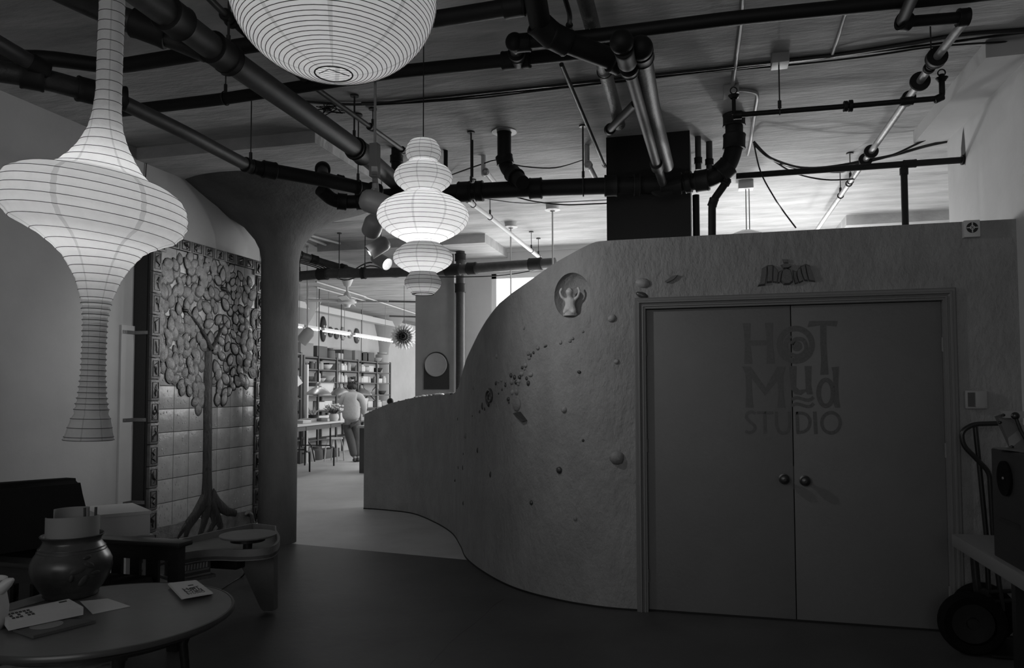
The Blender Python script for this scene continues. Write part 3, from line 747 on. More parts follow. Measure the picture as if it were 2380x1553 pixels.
def rprof(z):
    for (r0, z0), (r1, z1) in zip(prof, prof[1:]):
        if z1 <= z <= z0: return r0 + (r1 - r0) * (z - z0) / (z1 - z0)
    return prof[-1][0]
fine = []; ribs = []
y = -60.0
ribys = []
while y < 1023:
    st = 24 if y < 330 else (21 if y < 430 else (20 if y < 545 else (17.5 if y < 690 else (13 if y < 950 else 21))))
    ribys.append(y); y += st
ribys.append(1022)
for a, b in zip(ribys, ribys[1:]):
    pl_ = .9 if 680 < a < 960 else .985
    for q in range(4):
        yy = a + (b - a) * q / 4; z = z_of(yy); r_ = rprof(z); s_ = 1 - (1 - pl_) * (1 - abs(q / 4 - .5) * 2) if q else 1
        fine.append((r_ * s_, z))
fine.append((prof[-1][0], z_of(1023)))
def skew1(v):
    z = v.z; r_ = math.hypot(v.x, v.y); c = cen(z)
    w = max(0, min(1, (r_ - .09) / .12)) if z > z_of(620) else .25
    along = v.x * rt.x + v.y * rt.y
    v.z -= along * .12 * w
    v.x += rt.x * c; v.y += rt.y * c
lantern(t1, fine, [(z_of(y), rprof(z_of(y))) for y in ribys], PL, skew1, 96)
lamp('tall_lantern_bulb', 'POINT', base1 + Vector((0, 0, z_of(460))), 3.6, .06, parent=t1)
MB().ell((0, 0, z_of(448)), (.03, .03, .04), 14, 10).build('bulb', 'cream', t1)
MB().cyl((0, 0, z_of(430)), (rt.x * .045, rt.y * .045, CEIL - base1.z), .003, 8).build('cord', 'wire_black', t1)
# stacked one, centre, lit
D2 = 3.9; k2 = D2 / F
b2 = ond(983, 684, D2)
t2 = thing('stacked_paper_lantern', 'glowing white paper lantern of five stacked bulges hanging in the middle', 'lantern', b2)
raw2 = [(320, 20), (323, 29), (332, 36), (345, 41), (358, 40), (368, 34), (374, 33), (380, 45), (390, 60), (402, 67), (412, 68), (424, 62), (436, 48), (444, 38), (449, 48), (460, 73), (472, 91), (485, 102), (500, 107), (515, 103), (530, 92), (543, 74), (553, 55), (561, 40), (566, 39), (573, 50), (584, 63), (597, 69), (610, 66), (621, 54), (630, 38), (635, 31), (642, 36), (652, 42), (662, 42), (672, 36), (680, 28), (684, 25)]
def z2(py): return ond(983, py, D2).z - b2.z
cm = catmull([(z2(y), r_ * k2) for y, r_ in raw2], 4)
pr2 = [(r_, z) for z, r_ in cm]
def r2f(z):
    for (r0, z0), (r1, z1) in zip(pr2, pr2[1:]):
        if z1 <= z <= z0: return r0 + (r1 - r0) * (z - z0) / (z1 - z0) if z0 > z1 else r0
    return pr2[-1][0]
rib2 = [322 + 9.2 * i for i in range(40) if 322 + 9.2 * i < 684]
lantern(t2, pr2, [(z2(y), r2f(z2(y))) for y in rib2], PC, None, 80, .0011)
lamp('stacked_lantern_bulb', 'POINT', b2 + Vector((0, 0, z2(524))), 5.5, .045, parent=t2)
lamp('stacked_lantern_bulb', 'POINT', b2 + Vector((0, 0, z2(400))), .5, .03, parent=t2)  # weak extra light added to brighten the upper bulges
MB().ell((0, 0, z2(517)), (.03, .03, .04), 14, 10).build('bulb', 'glass_glow', t2).visible_shadow = True
MB().cyl((0, 0, z2(500)), (0, 0, CEIL - b2.z), .003, 8).build('cord', 'wire_black', t2)
mb = MB().ring((0, 0, z2(684)), (0, 0, 1), 25 * k2, .002, 32, 6); mb.tube([(-25 * k2, 0, z2(684)), (0, 0, z2(676)), (25 * k2, 0, z2(684))], .0015, 6); mb.build('rim_wire', 'rib_wire', t2)
# big globe, top
D3 = 2.76; g3 = ond(777, 8, D3); RX, RZ = .377, .30
zc3 = ond(777, -10, D3).z
g3 = Vector((g3.x, g3.y, zc3))
t3 = thing('globe_paper_lantern', 'large round white paper lantern with a bottom opening, cut by the top of the picture', 'lantern', g3)
pr3 = []; rib3 = []
for i in range(61):
    t = PI * (.07 + .872 * i / 60); pr3.append((RX * math.sin(t), RZ * math.cos(t)))
s_ = 0
for i in range(55):
    t = PI * (.07 + .872 * i / 54); rib3.append((RZ * math.cos(t), RX * math.sin(t)))
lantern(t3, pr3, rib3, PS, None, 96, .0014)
mb = MB().ring((0, 0, pr3[-1][1]), (0, 0, 1), pr3[-1][0], .003, 40, 6); mb.tube([(pr3[-1][0] * -.7, -.02, pr3[-1][1]), (-.03, .02, pr3[-1][1] + .03), (pr3[-1][0] * .7, .03, pr3[-1][1])], .002, 6); mb.build('rim_wire', 'rib_wire', t3)
lamp('globe_lantern_bulb', 'POINT', g3 + Vector((0, 0, .0)), 5, .1, parent=t3)
MB().ell((0, 0, .0), (.03, .03, .04), 14, 10).build('bulb', 'cream', t3)
MB().cyl((0, 0, .03), (0, 0, CEIL - g3.z), .003, 8).build('cord', 'wire_black', t3)
# ================================================================ ceiling pipes
def nearest_on(path, px, py):
    best = None
    for a, b in zip(path, path[1:]):
        for i in range(41):
            p = a + (b - a) * (i / 40); x, y = proj(p); d = (x - px) ** 2 + (y - py) ** 2
            if best is None or d < best[0]: best = (d, p, (b - a).normalized())
    return best[1], best[2]
def pipe(name, label, pts, r, m, coup=(), hang=(), rad=None, cr_=1.22, clen=None, cat='pipe', group=None, n=20, hm='rod_dark', end=None):
    P = [Vector(p) for p in pts]
    for e_, nb_ in ((0, 1), (-1, -2)):      # runs that leave the picture carry on
        x_, y_ = proj(P[e_])
        if x_ < 3 or x_ > W - 3 or y_ < 3:
            d_ = (P[e_] - P[nb_]).normalized(); t_ = 1.6
            if d_.z > .3: t_ = .1
            if d_.x < -.01: t_ = min(t_, (P[e_].x + 4.6) / -d_.x)
            if d_.x > .01: t_ = min(t_, (1.84 - P[e_].x) / d_.x)
            if d_.z > .01: t_ = min(t_, (CEIL - .02 - P[e_].z) / d_.z)
            P[e_] = P[e_] + d_ * max(0, t_)
    path = fillet(P, rad or r * 3) if len(P) > 2 else P
    c = sum(P, Vector()) / len(P)
    root = thing(name, label, cat, (c.x, c.y, min(p.z for p in P) - r), group=group)
    MB().tube(path, r, n).build('pipe_run', m, root, 50, world=True)
    for q in coup:
        p, d = nearest_on(path, q[0], q[1]); L = (q[2] if len(q) > 2 else (clen or r * 2.2)); k_ = q[3] if len(q) > 3 else cr_
        mb = MB().lathe([(r, -L / 2), (r * k_, -L / 2), (r * (k_ + .06), -L / 2 + .006), (r * k_, -L * .3), (r * k_, L * .3), (r * (k_ + .06), L / 2 - .006), (r * k_, L / 2), (r, L / 2)], p, d, 24)
        mb.build('coupling', 'pipe_black' if m in ('pipe_grey', 'pipe_steel', 'pipe_steel_dark', 'pipe_iron') else m, root, 40, world=True)
    for q in hang:
        p, d = nearest_on(path, q[0], q[1])
        top = q[2] if len(q) > 2 else CEIL
        mb = MB().ring(p, d, r * 1.12, max(.004, r * .09), 28, 6); mb.cyl(p + Vector((0, 0, r * 1.1)), (p.x, p.y, top), max(.004, min(.008, r * .1)), 8)
        mb.cyl(p + Vector((0, 0, r * 1.1)), p + Vector((0, 0, r * 1.1 + .05)), .011, 8); mb.cyl((p.x, p.y, top - .012), (p.x, p.y, top), .03, 12)
        mb.build('hanger', hm, root, 40, world=True)
    return root
def elbow_cap(root, c, r, m):
    MB().ell(c, (r, r, r), 18, 12).build('elbow', m, root, 60, world=True)

zP = 3.18
q0 = onz(300, -45, zP); q1 = onz(955, 438, zP)
q1.x = onz(840, 355, zP).x
r1_ = pipe('drain_pipe', 'thickest iron drain pipe crossing the ceiling diagonally from top left to the middle', [onz(345, -2, zP), onz(520, 130, zP), onz(840, 355, zP), onz(925, 428, zP)], .064, 'pipe_grey', [(410, 48, .12), (513, 125, .16), (530, 138, .05), (835, 352, .14)], [(822, 345), (528, 140)])
pipe('drain_branch', 'dark iron branch pipe joining the thick diagonal drain from above left', [onz(60, -60, 3.3), onz(250, 30, 3.28), onz(380, 78, 3.2), onz(480, 120, 3.18)], .055, 'pipe_iron', [(350, 65, .16)])
# pipes across the room, parallel to the partition
pipe('sprinkler_main', 'long black pipe crossing the ceiling furthest forward, behind the globe lantern', [onz(-40, 140, 3.36), onz(90, 132, 3.36), onz(265, 156, 3.36), onz(590, 103, 3.36), onz(1005, 46, 3.36), onz(1215, 12, 3.36)], .042, 'pipe_black', [(1195, 12, .1)], [])
pipe('water_main', 'long black pipe running across behind the globe lantern to the double vertical pipes', [onz(250, 262, 3.38), onz(519, 230, 3.38), onz(914, 168, 3.38), onz(1177, 141, 3.38), onz(1450, 112, 3.38)], .038, 'pipe_black', [(1187, 140, .10, 1.35), (1222, 136, .05, 1.4)], [(524, 228), ])
pipe('water_main', 'long black pipe from the capped tee up to the top right corner of the ceiling', [onz(1208, 100, 3.36), onz(1380, 84, 3.36), onz(1700, 43, 3.36), onz(2130, 0, 3.36)], .036, 'pipe_black', [(1213, 100, .09, 1.35)])
a = onz(1196, 98, 3.36); b = onz(1205, 146, 3.36)
rt_ = pipe('tee_pipe', 'short capped iron tee linking two black ceiling pipes', [a + Vector((0, 0, .0)), b], .036, 'pipe_iron', [(1200, 125, .05, 1.3)]); elbow_cap(rt_, a, .05, 'pipe_black')
pipe('waste_pipe', 'black waste pipe with an elbow descending from the top edge to the paired pipes', [onz(1240, -30, 3.3), onz(1256, 60, 3.24), onz(1290, 88, 3.2), onz(1445, 146, 3.14)], .052, 'pipe_black', [(1262, 75, .12), (1300, 92, .1), (1432, 143, .06)])
pa = onz(1447, 100, 3.05); pb = onz(1530, 392, 3.05)
pipe('bent_pipe', 'thin bent black pipe hanging at the top edge left of the foil pipe', [onz(1308, -20, 3.4), onz(1325, 35, 3.35), onz(1322, 75, 3.34)], .012, 'pipe_black', [(1320, 65, .06, 1.5)])
rp = pipe('riser_pipe', 'left one of the two parallel steel pipes running back to the black pillar', [onz(1449, 112, 3.06), onz(1475, 205, 3.05), onz(1526, 382, 3.05), onz(1540, 425, 3.05)], .030, 'pipe_steel_dark', [(1457, 130, .14, 1.5), (1466, 160, .05, 1.5), (1525, 385, .12, 1.4)]); elbow_cap(rp, onz(1445, 98, 3.08), .055, 'pipe_black')
rp = pipe('riser_pipe', 'right and thicker one of the two parallel steel pipes with a round cap', [onz(1490, 118, 3.1), onz(1513, 245, 3.1), onz(1550, 385, 3.1)], .048, 'pipe_iron', [(1492, 128, .08, 1.15)]); elbow_cap(rp, onz(1489, 112, 3.1), .058, 'pipe_black')
MATS['foil'] = mat('foil', .12, .3, metal=.5, bump=1.0, bscale=70)
pipe('insulated_pipe', 'foil wrapped pipe passing over the black ceiling pipes left of the paired pipes', [onz(1352, -30, 3.46), onz(1390, 110, 3.46), onz(1433, 262, 3.46), onz(1440, 290, 3.46)], .042, 'foil', [], [(1405, 165)])
pipe('conduit', 'thin straight black conduit running back to the left of the black pillar', [onz(1305, 150, 3.46), onz(1406, 388, 3.46)], .014, 'pipe_iron', [(1404, 383, .04)])
pipe('brace_pipe', 'short slanting black pipe between pillar corner and paired pipes', [onz(1415, 303, 3.4), onz(1478, 240, 3.22)], .028, 'pipe_black', [(1418, 300, .05, 1.4)])
# big iron main in front of the pillar
zM = 3.07
main = [onz(890, 458, zM), onz(1080, 446, zM), onz(1245, 438, zM), onz(1415, 432, zM), onz(1560, 428, zM), onz(1650, 418, zM)]
e1 = onz(1705, 385, 3.12); e2 = Vector((onz(1705, 300, CEIL).x, e1.y, 3.25)); 
rx = ony(1706, 300, main[-1].y)
rm = pipe('iron_main', 'thick black iron main running in front of the pillar and turning up to the ceiling', main + [ony(1690, 392, main[-1].y), ony(1707, 345, main[-1].y), ony(1706, 275, main[-1].y), Vector((rx.x, rx.y, CEIL))], .064, 'pipe_black', [(1080, 446, .10), (1115, 445, .06), (1245, 438, .10), (1420, 431, .10), (1480, 430, .05), (1560, 428, .16), (1600, 424, .05), (1632, 421, .10), (1685, 398, .10), (1708, 330, .11), (1706, 280, .09)], [(1355, 434), (1095, 446)], rad=.09, cr_=1.25)
MB().lathe([(.064, -.02), (.1, -.02), (.11, 0), (.1, .02), (.064, .02)], onz(1540, 428, zM), (0, -1, 0.2), 24).build('hub', 'pipe_black', rm, 50, world=True)
wy_ = pipe('iron_wye', 'black iron wye pipe rising through a ceiling collar right of the glowing lantern', [onz(1215, 425, zM), ony(1178, 392, main[2].y + .02), ony(1172, 370, main[2].y + .02), Vector((ony(1172, 370, main[2].y + .02).x, main[2].y + .02, CEIL))], .055, 'pipe_black', [(1195, 408, .1), (1175, 372, .07)])
p = Vector((ony(1172, 370, main[2].y + .02).x, main[2].y + .02, CEIL)); MB().lathe([(.06, -.01), (.10, -.008), (.105, 0)], p, (0, 0, 1), 28).build('collar', 'cream_dull', wy_, 50, world=True)
pipe('drain_tail', 'dark pipe dropping behind the partition right of the black pillar', [ony(1692, 415, main[-1].y), ony(1682, 432, main[-1].y), ony(1655, 470, main[-1].y), ony(1655, 560, main[-1].y)], .028, 'pipe_black', [(1655, 470, .06), (1690, 425, .04)], rad=.05)
pp = ony(1618, 500, 6.05); pipe('vent_stack', 'straight black pipe hugging the right side of the black pillar', [(pp.x, 6.05, 1.9), (pp.x, 6.05, 3.05)], .027, 'pipe_black')
for (x, y0, y1) in ((1622, 318, 395), (1648, 330, 400)):
    d = main[-1].y + .35; a = onz(x, y0, CEIL)
    pipe('stub_pipe', 'short pipe stub coming out of the damaged ceiling beside the pillar, ' + ('nearer the pillar' if x < 1640 else 'second from the pillar'), [a, Vector((a.x, a.y, zat(a.x, a.y, y1)))], .024 if x < 1640 else .026, 'pipe_grey', [(x, y1 - 22, .05, 1.3)])
# pipe along the left wall
zL = 3.0
pipe('wall_pipe', 'dark pipe with couplings along the top of the left wall, passing behind the tall lantern', [onz(-10, 165, zL), onz(90, 180, zL), onz(205, 212, zL), onz(272, 226, zL)], .05, 'pipe_iron', [(75, 180, .1), (205, 208, .1), (268, 226, .1)])
pipe('feed_pipe', 'grey pipe coming in from the left edge onto the dark wall pipe', [onz(-10, 98, 3.06), onz(45, 130, 3.06), onz(110, 168, 3.03)], .038, 'pipe_grey', [(88, 155, .08)])
pipe('wall_pipe', 'grey lettered pipe descending from the tall lantern to the column capital', [onz(285, 238, zL), onz(430, 308, zL), onz(575, 385, zL), onz(600, 391, zL)], .040, 'pipe_grey', [(578, 385, .07), (597, 391, .07)], [(583, 385)])
pipe('wall_pipe', 'black pipe running from the column capital to the upper track spotlight', [onz(605, 392, zL), onz(740, 416, zL), onz(880, 446, zL)], .048, 'pipe_black', [(625, 396, .09), (870, 445, .08)], [(832, 436)])
pipe('trap_pipe', 'black curved trap pipe below the pipe crossing the column capital', [onz(745, 440, 2.98), onz(775, 468, 2.92), onz(820, 470, 2.92), onz(870, 465, 2.94)], .05, 'pipe_black', [(795, 470, .07), (835, 470, .05)])
pipe('cleanout_pipe', 'short capped iron pipe beside the column capital above the black wall pipe', [onz(750, 390, 3.2), onz(750, 412, 3.05), onz(800, 425, 3.03), onz(830, 432, 3.02)], .04, 'pipe_iron', [(752, 394, .05, 1.4), (790, 420, .05)])
# thin sprinkler line parallel to the drain
pipe('sprinkler_line', 'thin grey sprinkler line running back beside the thick diagonal drain', [onz(470, -20, 3.4), onz(560, 70, 3.4), onz(720, 195, 3.4), onz(945, 355, 3.4)], .017, 'pipe_grey', [(525, 35, .05, 1.8), (540, 48, .03, 2.1), (862, 296, .04, 1.5), (935, 348, .04, 1.5)], [(865, 298)])
a = onz(922, 345, CEIL); pipe('riser_stub', 'black pipe stub in the ceiling just left of the glowing lantern', [a, Vector((a.x, a.y, 3.2)), Vector((a.x + .1, a.y + .02, 3.1))], .045, 'pipe_black', [(918, 370, .06)])
a = onz(1036, 350, CEIL); pipe('riser_stub', 'black pipe stub in the ceiling just right of the glowing lantern', [a, Vector((a.x, a.y, 3.1))], .018, 'pipe_black')
a = onz(1098, 326, CEIL); pipe('strap_hanger', 'bare metal strap hanging from the ceiling right of the glowing lantern', [a, Vector((a.x, a.y, zat(a.x, a.y, 412)))], .008, 'pipe_black', cat='hanger')
a = onz(1124, 362, CEIL); pipe('pale_stub', 'short pale pipe slanting down behind the iron main from a ceiling hook', [a, Vector((a.x, a.y, 3.38)), onz(1128, 398, 3.3), onz(1150, 425, 3.3)], .022, 'pipe_pale', [(1128, 398, .04, 1.4)])
a = onz(1364, 338, CEIL); pipe('pale_stub', 'short pale pipe slanting down behind the main beside the thin conduit', [a, Vector((a.x, a.y, 3.36)), onz(1366, 380, 3.3), onz(1384, 415, 3.3)], .022, 'pipe_pale', [(1367, 384, .04, 1.4)])
# right side
zS = 3.3
pipe('sprinkler_pipe', 'black pipe at top right with a dogleg near the right wall', [onz(2135, -40, zS), onz(2096, 52, zS), onz(2245, 40, zS)], .028, 'pipe_black', [(2102, 52, .05, 1.5), (2238, 41, .05, 1.5)], rad=.03)
pipe('steel_pipe', 'long pale steel pipe with dark flanges slanting back along the right wall', [onz(2248, 42, zS), onz(2178, 132, zS), onz(2025, 352, zS), onz(1898, 535, zS)], .022, 'pipe_steel', [(2176, 134, .045, 2.4), (2163, 155, .03, 1.4), (2141, 187, .02, 2.5), (2112, 233, .06, 1.8), (2026, 353, .02, 2.3), (2012, 370, .02, 2.3), (1976, 425, .015, 1.3), (1953, 455, .015, 1.3)], [(2162, 150), (1976, 422), (1953, 455)])
yS = onz(1710, 268, 3.2).y
spk = pipe('sprinkler_pipe', 'thin black sprinkler pipe with a union and an upturned end crossing the right ceiling', [onz(1708, 268, 3.2), onz(1970, 247, 3.2), onz(2190, 228, 3.2), onz(2190, 228, 3.2) + Vector((0, 0, .14))], .016, 'pipe_black', [(1965, 247, .02, 2.0), (1977, 246, .02, 2.2), (2110, 236, .07, 1.5), (1712, 268, .05, 1.6), (2182, 229, .05, 1.4)], [(1813, 260)], rad=.03)
for (x, y) in ((1706, 262), (2190, 210)):
    a = onz(x, 266 if x < 1800 else 228, 3.2); mb = MB().cyl(a, a + Vector((0, 0, .1)), .012, 10); mb.lathe([(.02, .1), (.035, .12), (.0, .125)], a, (0, 0, 1), 12); mb.ring(a + Vector((0, 0, .15)), (0, 1, 0), .02, .004, 14, 6)
    mb.build('sprinkler_head', 'pipe_black', spk, 40, world=True)
pe = Vector((1.86, 6.09, 3.19)); ps = onz(1712, 402, 3.19); ps.y = 6.09 if abs(ps.y - 6.09) < .5 else ps.y
hr = pipe('support_pipe', 'black horizontal pipe running into the stained right wall with a vertical leg', [ps, pe], .024, 'pipe_black', [(2108, 379, .09, 1.25), (2236, 372, .03, 1.5)])
tj = nearest_on([ps, pe], 2104, 380)[0]; mb = MB().cyl(tj, (tj.x, tj.y, 2.4), .024, 16); mb.lathe([(.024, 0), (.03, .0), (.03, .05), (.024, .05)], (tj.x, tj.y, tj.z - .08), (0, 0, 1), 20); mb.build('leg', 'pipe_black', hr, 40, world=True)
mat('soot', .03, .9); st = MB(); 
st.add([Vector((1.8595, 6.09 + u, 3.19 + v)) for u, v in ((-.03, -.05), (.05, .02), (.05, .1), (.01, .2), (-.02, .24), (-.035, .14), (-.05, .0))], [(0, 1, 2, 3, 4, 5, 6)]); st.build('soot_stain', 'soot', hr, world=True)
# pale sprinkler pipe beyond and pipe across the far room
pipe('far_sprinkler_pipe', 'pale pipe with dark hooks slanting back above the partition hump', [onz(1086, 466, 3.3), onz(1135, 502, 3.3), onz(1256, 600, 3.3)], .024, 'pipe_pale', [], [(1103, 472), (1139, 505), (1236, 580), (1251, 597)])
zz = 3.02
pipe('far_main_pipe', 'thick dull pipe crossing the room beyond, past the window', [onz(660, 645, zz), onz(760, 636, zz), onz(850, 635, zz), onz(960, 632, zz), onz(1040, 628, zz), onz(1290, 611, zz)], .062, 'pipe_grey', [(750, 636, .14), (845, 634, .06), (1053, 627, .2), (1098, 625, .12), (1246, 614, .16)], [(696, 640), (788, 636), (848, 634)])
pipe('far_branch_pipe', 'dull branch pipe coming down to the far main pipe behind the column', [onz(688, 590, 3.3), onz(740, 607, 3.25), onz(800, 625, 3.15), onz(830, 634, 3.05)], .05, 'pipe_grey', [(730, 603, .1), (798, 624, .08)], [(699, 592)])
a = ony(1070, 620, 9.75); pipe('soil_stack', 'stained vertical pipe standing beside the dark far pillar', [(a.x, 9.75, .0), (a.x, 9.75, CEIL - .12)], .062, 'pipe_iron', [(1071, 672, .12), (1069, 600, .1)])
a = ony(1058, 700, 9.8); pipe('white_downpipe', 'thin white vertical pipe between the dark pillar and the stained stack', [(a.x, 9.8, 1.2), (a.x, 9.8, 3.0)], .018, 'white_paint')

# ================================================================ wires and boxes on the ceiling
def wire(name, label, pts, r=.005, m='wire_black', cat='cable', world_pts=None):
    P = world_pts or [onz(*q) if len(q) == 3 else q for q in pts]
    P = [Vector(p) for p in catmull([tuple(p) for p in P], 6)]
    c = sum(P, Vector()) / len(P)
    root = MB().tube([p - c for p in P], r, 6).build(name, m, None, 60); root.location = c; return tag(root, label, cat)
Z = CEIL - .012
wire('ceiling_cable', 'upper strand of the cable bundle tacked across the ceiling', [(660, 232, Z), (830, 243, Z), (1000, 228, Z), (1200, 208, Z), (1390, 188, Z), (1700, 155, Z), (1820, 143, Z)], .009)
wire('ceiling_cable', 'middle strand of the cable bundle tacked across the ceiling', [(840, 240, Z), (1010, 233, Z), (1200, 213, Z), (1390, 195, Z), (1700, 160, Z), (1900, 136, Z), (2100, 112, Z), (2380, 75, Z)], .008)
wire('ceiling_cable', 'lower sagging strand of the cable bundle on the ceiling', [(850, 245, Z), (1000, 236, 3.5), (1130, 226, 3.48), (1260, 210, 3.5), (1480, 185, Z), (1700, 163, Z), (1850, 150, Z), (2000, 133, 3.5), (2180, 108, 3.52), (2380, 95, Z)], .006)
wire('ceiling_cable', 'thick dark cable on the ceiling from junction box to the top right corner', [(1830, 141, Z), (1950, 127, Z), (2100, 104, Z), (2230, 82, Z), (2380, 70, Z)], .014)
wire('ceiling_conduit', 'pale painted conduit on the ceiling down to a square box', [(1728, -20, Z), (1722, 60, Z), (1710, 150, Z), (1702, 205, Z)], .012, 'cream_dull', 'conduit')
wire('ceiling_conduit', 'pale conduit looping from the square ceiling box towards the back', [(1714, 209, Z), (1745, 212, Z), (1760, 222, Z), (1755, 260, Z), (1745, 330, Z), (1738, 360, Z)], .012, 'cream_dull', 'conduit')
wire('ceiling_conduit', 'short pale conduit on the ceiling at upper right', [(1966, 30, Z), (1950, 80, Z), (1935, 125, Z)], .010, 'cream_dull', 'conduit')
for x0, y0, x1, y1, lb_ in ((1684, 200, 1714, 226, 'below the pale conduit'), (1793, 126, 1832, 158, 'where the cable bundle meets')):
    a = onz((x0 + x1) / 2, (y0 + y1) / 2, CEIL - .03); single('junction_box', MB().box((a.x, a.y, CEIL - .03), (.1, .12, .06), bev=.004), 'cream_dull', 'square painted junction box on the ceiling ' + lb_, 'box')
wire('loose_cable', 'looping cables hanging right of the iron elbow, uppermost', [(1752, 330, 3.5), (1775, 355, 3.4), (1800, 372, 3.36), (1860, 390, 3.34), (1930, 388, 3.36), (2020, 372, 3.4), (2080, 360, 3.42), (2150, 340, 3.44), (2205, 328, 3.45)], .012)
wire('loose_cable', 'looping cables hanging right of the iron elbow, middle one', [(1752, 335, 3.48), (1790, 368, 3.38), (1850, 392, 3.34), (1950, 400, 3.3), (1985, 385, 3.34), (2070, 362, 3.4), (2130, 335, 3.44), (2200, 300, 3.5)], .009)
wire('loose_cable', 'lowest looping cable right of the iron elbow, sagging to the steel pipe', [(1800, 375, 3.36), (1850, 404, 3.28), (1920, 418, 3.25), (1985, 416, 3.28)], .007)
wire('loose_cable', 'thin cable dangling from the ceiling behind the top of the partition', [(1752, 333, 3.5), (1768, 400, 3.2), (1800, 460, 3.0), (1820, 490, 2.95), (1850, 530, 2.8)], .006)
wire('loose_cable', 'thin drooping cable between the iron wye and the black pillar', [(1040, 410, Z), (1110, 385, 3.48), (1160, 372, 3.48), (1210, 386, 3.42), (1290, 390, 3.4), (1355, 372, Z)], .006)
wire('loose_cable', 'dark cable sagging below the iron main left of the pillar', [(1190, 455, 3.2), (1240, 468, 3.15), (1310, 476, 3.12), (1380, 474, 3.15), (1425, 472, 3.17)], .006)
wire('loose_cable', 'thin cable under the iron main left of the pillar, nearly straight', [(1130, 462, 3.25), (1210, 472, 3.22), (1300, 470, 3.22), (1425, 464, 3.22)], .004)
wire('loose_cable', 'thin dark cable crossing the far window', None, .008, world_pts=[ony(985, 643, 9.89), ony(1050, 644, 9.6), ony(1140, 642, 9.6), ony(1200, 636, 9.6), ony(1250, 627, 9.6), ony(1300, 620, 10.39)])
wire('wall_wire', 'thin wire hanging down the left wall between lantern and lettered pipe', None, .004, world_pts=[onx(343, 285, -4.61), onx(342, 350, -4.61), onx(337, 432, -4.61)])
for i in range(4):
    wire('loose_cable', 'tangled cable drooping over the far main pipe, strand %s' % ('in front', 'behind it', 'hanging lower', 'looping up')[i], [(690, 600 + 3 * i, 3.3), (740, 612 + 4 * i, 3.2), (800, 636 + 5 * i, 3.08), (860, 610 + 8 * i, 3.2), (920, 632 + 4 * i, 3.1), (960, 640 - 4 * i, 3.05)], .009)
mb = MB()
c0 = onz(768, 252, CEIL - .03)
for i in range(14): mb.tube([c0 + Vector((random.uniform(-.09, .09), random.uniform(-.07, .07), random.uniform(-.03, .02))) for q in range(3)], .004, 5)
single('wire_tangle', mb, 'wire_black', 'knot of loose wire ends on the ceiling left of the spotlight rod', 'wires')

# ================================================================ track spotlights
mat('clay_dull', .14, .5)
mat('spot_shell', .3, .4); mat('spot_inside', .9, .2, emit=3)
def spot(px, py, z, aim, r, L, label, m='spot_shell', glow=False, zt=2.78):
    c = onz(px, py, z); aim = Vector(aim).normalized()
    t = thing('track_spotlight', label, 'spotlight', c, group=None)
    prof = [(0, -L / 2), (r * .5, -L / 2 + r * .08), (r * .82, -L / 2 + r * .32), (r, -L / 2 + r * .75), (r, L / 2), (r * .94, L / 2), (r * .92, -L / 2 + r * .8), (0, -L / 2 + r * .5)]
    MB().lathe(prof, (0, 0, 0), aim, 32).build('shell', m, t, 50)
    MB().lathe([(0, -L * .1), (r * .5, -L * .05), (r * .88, L * .25)], (0, 0, 0), aim, 24).build('reflector', 'spot_inside' if glow else 'cream', t, 50)
    mb = MB().cyl(-aim * L * .1 + Vector((0, 0, r)), (0, 0, zt - z), .009, 10); mb.cyl((0, 0, zt - z - .03), (0, 0, zt - z), .02, 12); mb.build('stem', m, t)
    return c
A = (cr * 1, f0 * 1)
c1 = spot(872, 472, 2.66, Vector((.1, 5.25, 1.9)) - onz(872, 472, 2.66), .072, .20, 'dull grey can spotlight highest and nearest on the ceiling track')
c2_ = spot(868, 522, 2.66, -rt * .35 + fw * .8 + Vector((0, 0, -.4)), .068, .15, 'dull grey can spotlight second from the front of the track')
c3_ = spot(881, 573, 2.63, -rt * .8 + Vector((0, 0, -.55)) - fw * .15, .060, .18, 'grey can spotlight tilted down left, third on the track')
c4_ = spot(884, 605, 2.66, rt * .72 + Vector((0, 0, -.45)) - fw * .45, .058, .19, 'last can spotlight on the track, its lit reflector showing', glow=True)
mb = MB(); dirv = (c4_ - c1); dirv.z = 0; dirv.normalize(); s0 = Vector((c1.x, c1.y, 2.8)) - dirv * .25; s1 = Vector((c4_.x, c4_.y, 2.8)) + dirv * .5
rodp = Vector((s0.x, s0.y, 0)) + dirv * .1
trk = thing('light_track', 'white ceiling track hung on a rod, carrying the four grey can spotlights', 'track', (s0.x, s0.y, 2.78))
L_ = (s1 - s0).length; MB().box((s0 + s1) / 2, (.035, L_, .03), rz=math.atan2(dirv.y, dirv.x) - PI / 2).build('rail', 'spot_shell', trk, world=True)
rd = onz(875, 205, CEIL)
mb = MB().cyl((rodp.x, rodp.y, 2.8), (rodp.x, rodp.y, CEIL), .008, 10); mb.build('rod', 'cream_dull', trk, world=True)
MB().bb((rodp.x - .025, rodp.y - .025, 2.78), (rodp.x + .025, rodp.y + .025, 2.98)).build('feed_box', 'clay_dull', trk, world=True)
mb = MB().cyl(s1 - dirv * .1, (s1.x - dirv.x * .1, s1.y - dirv.y * .1, CEIL), .008, 8); mb.build('rod', 'cream_dull', trk, world=True)
mb = MB().lathe([(.05, 0), (.05, -.02), (.012, -.03), (.008, -.04)], (-2.34, 4.6, CEIL), (0, 0, 1), 16)

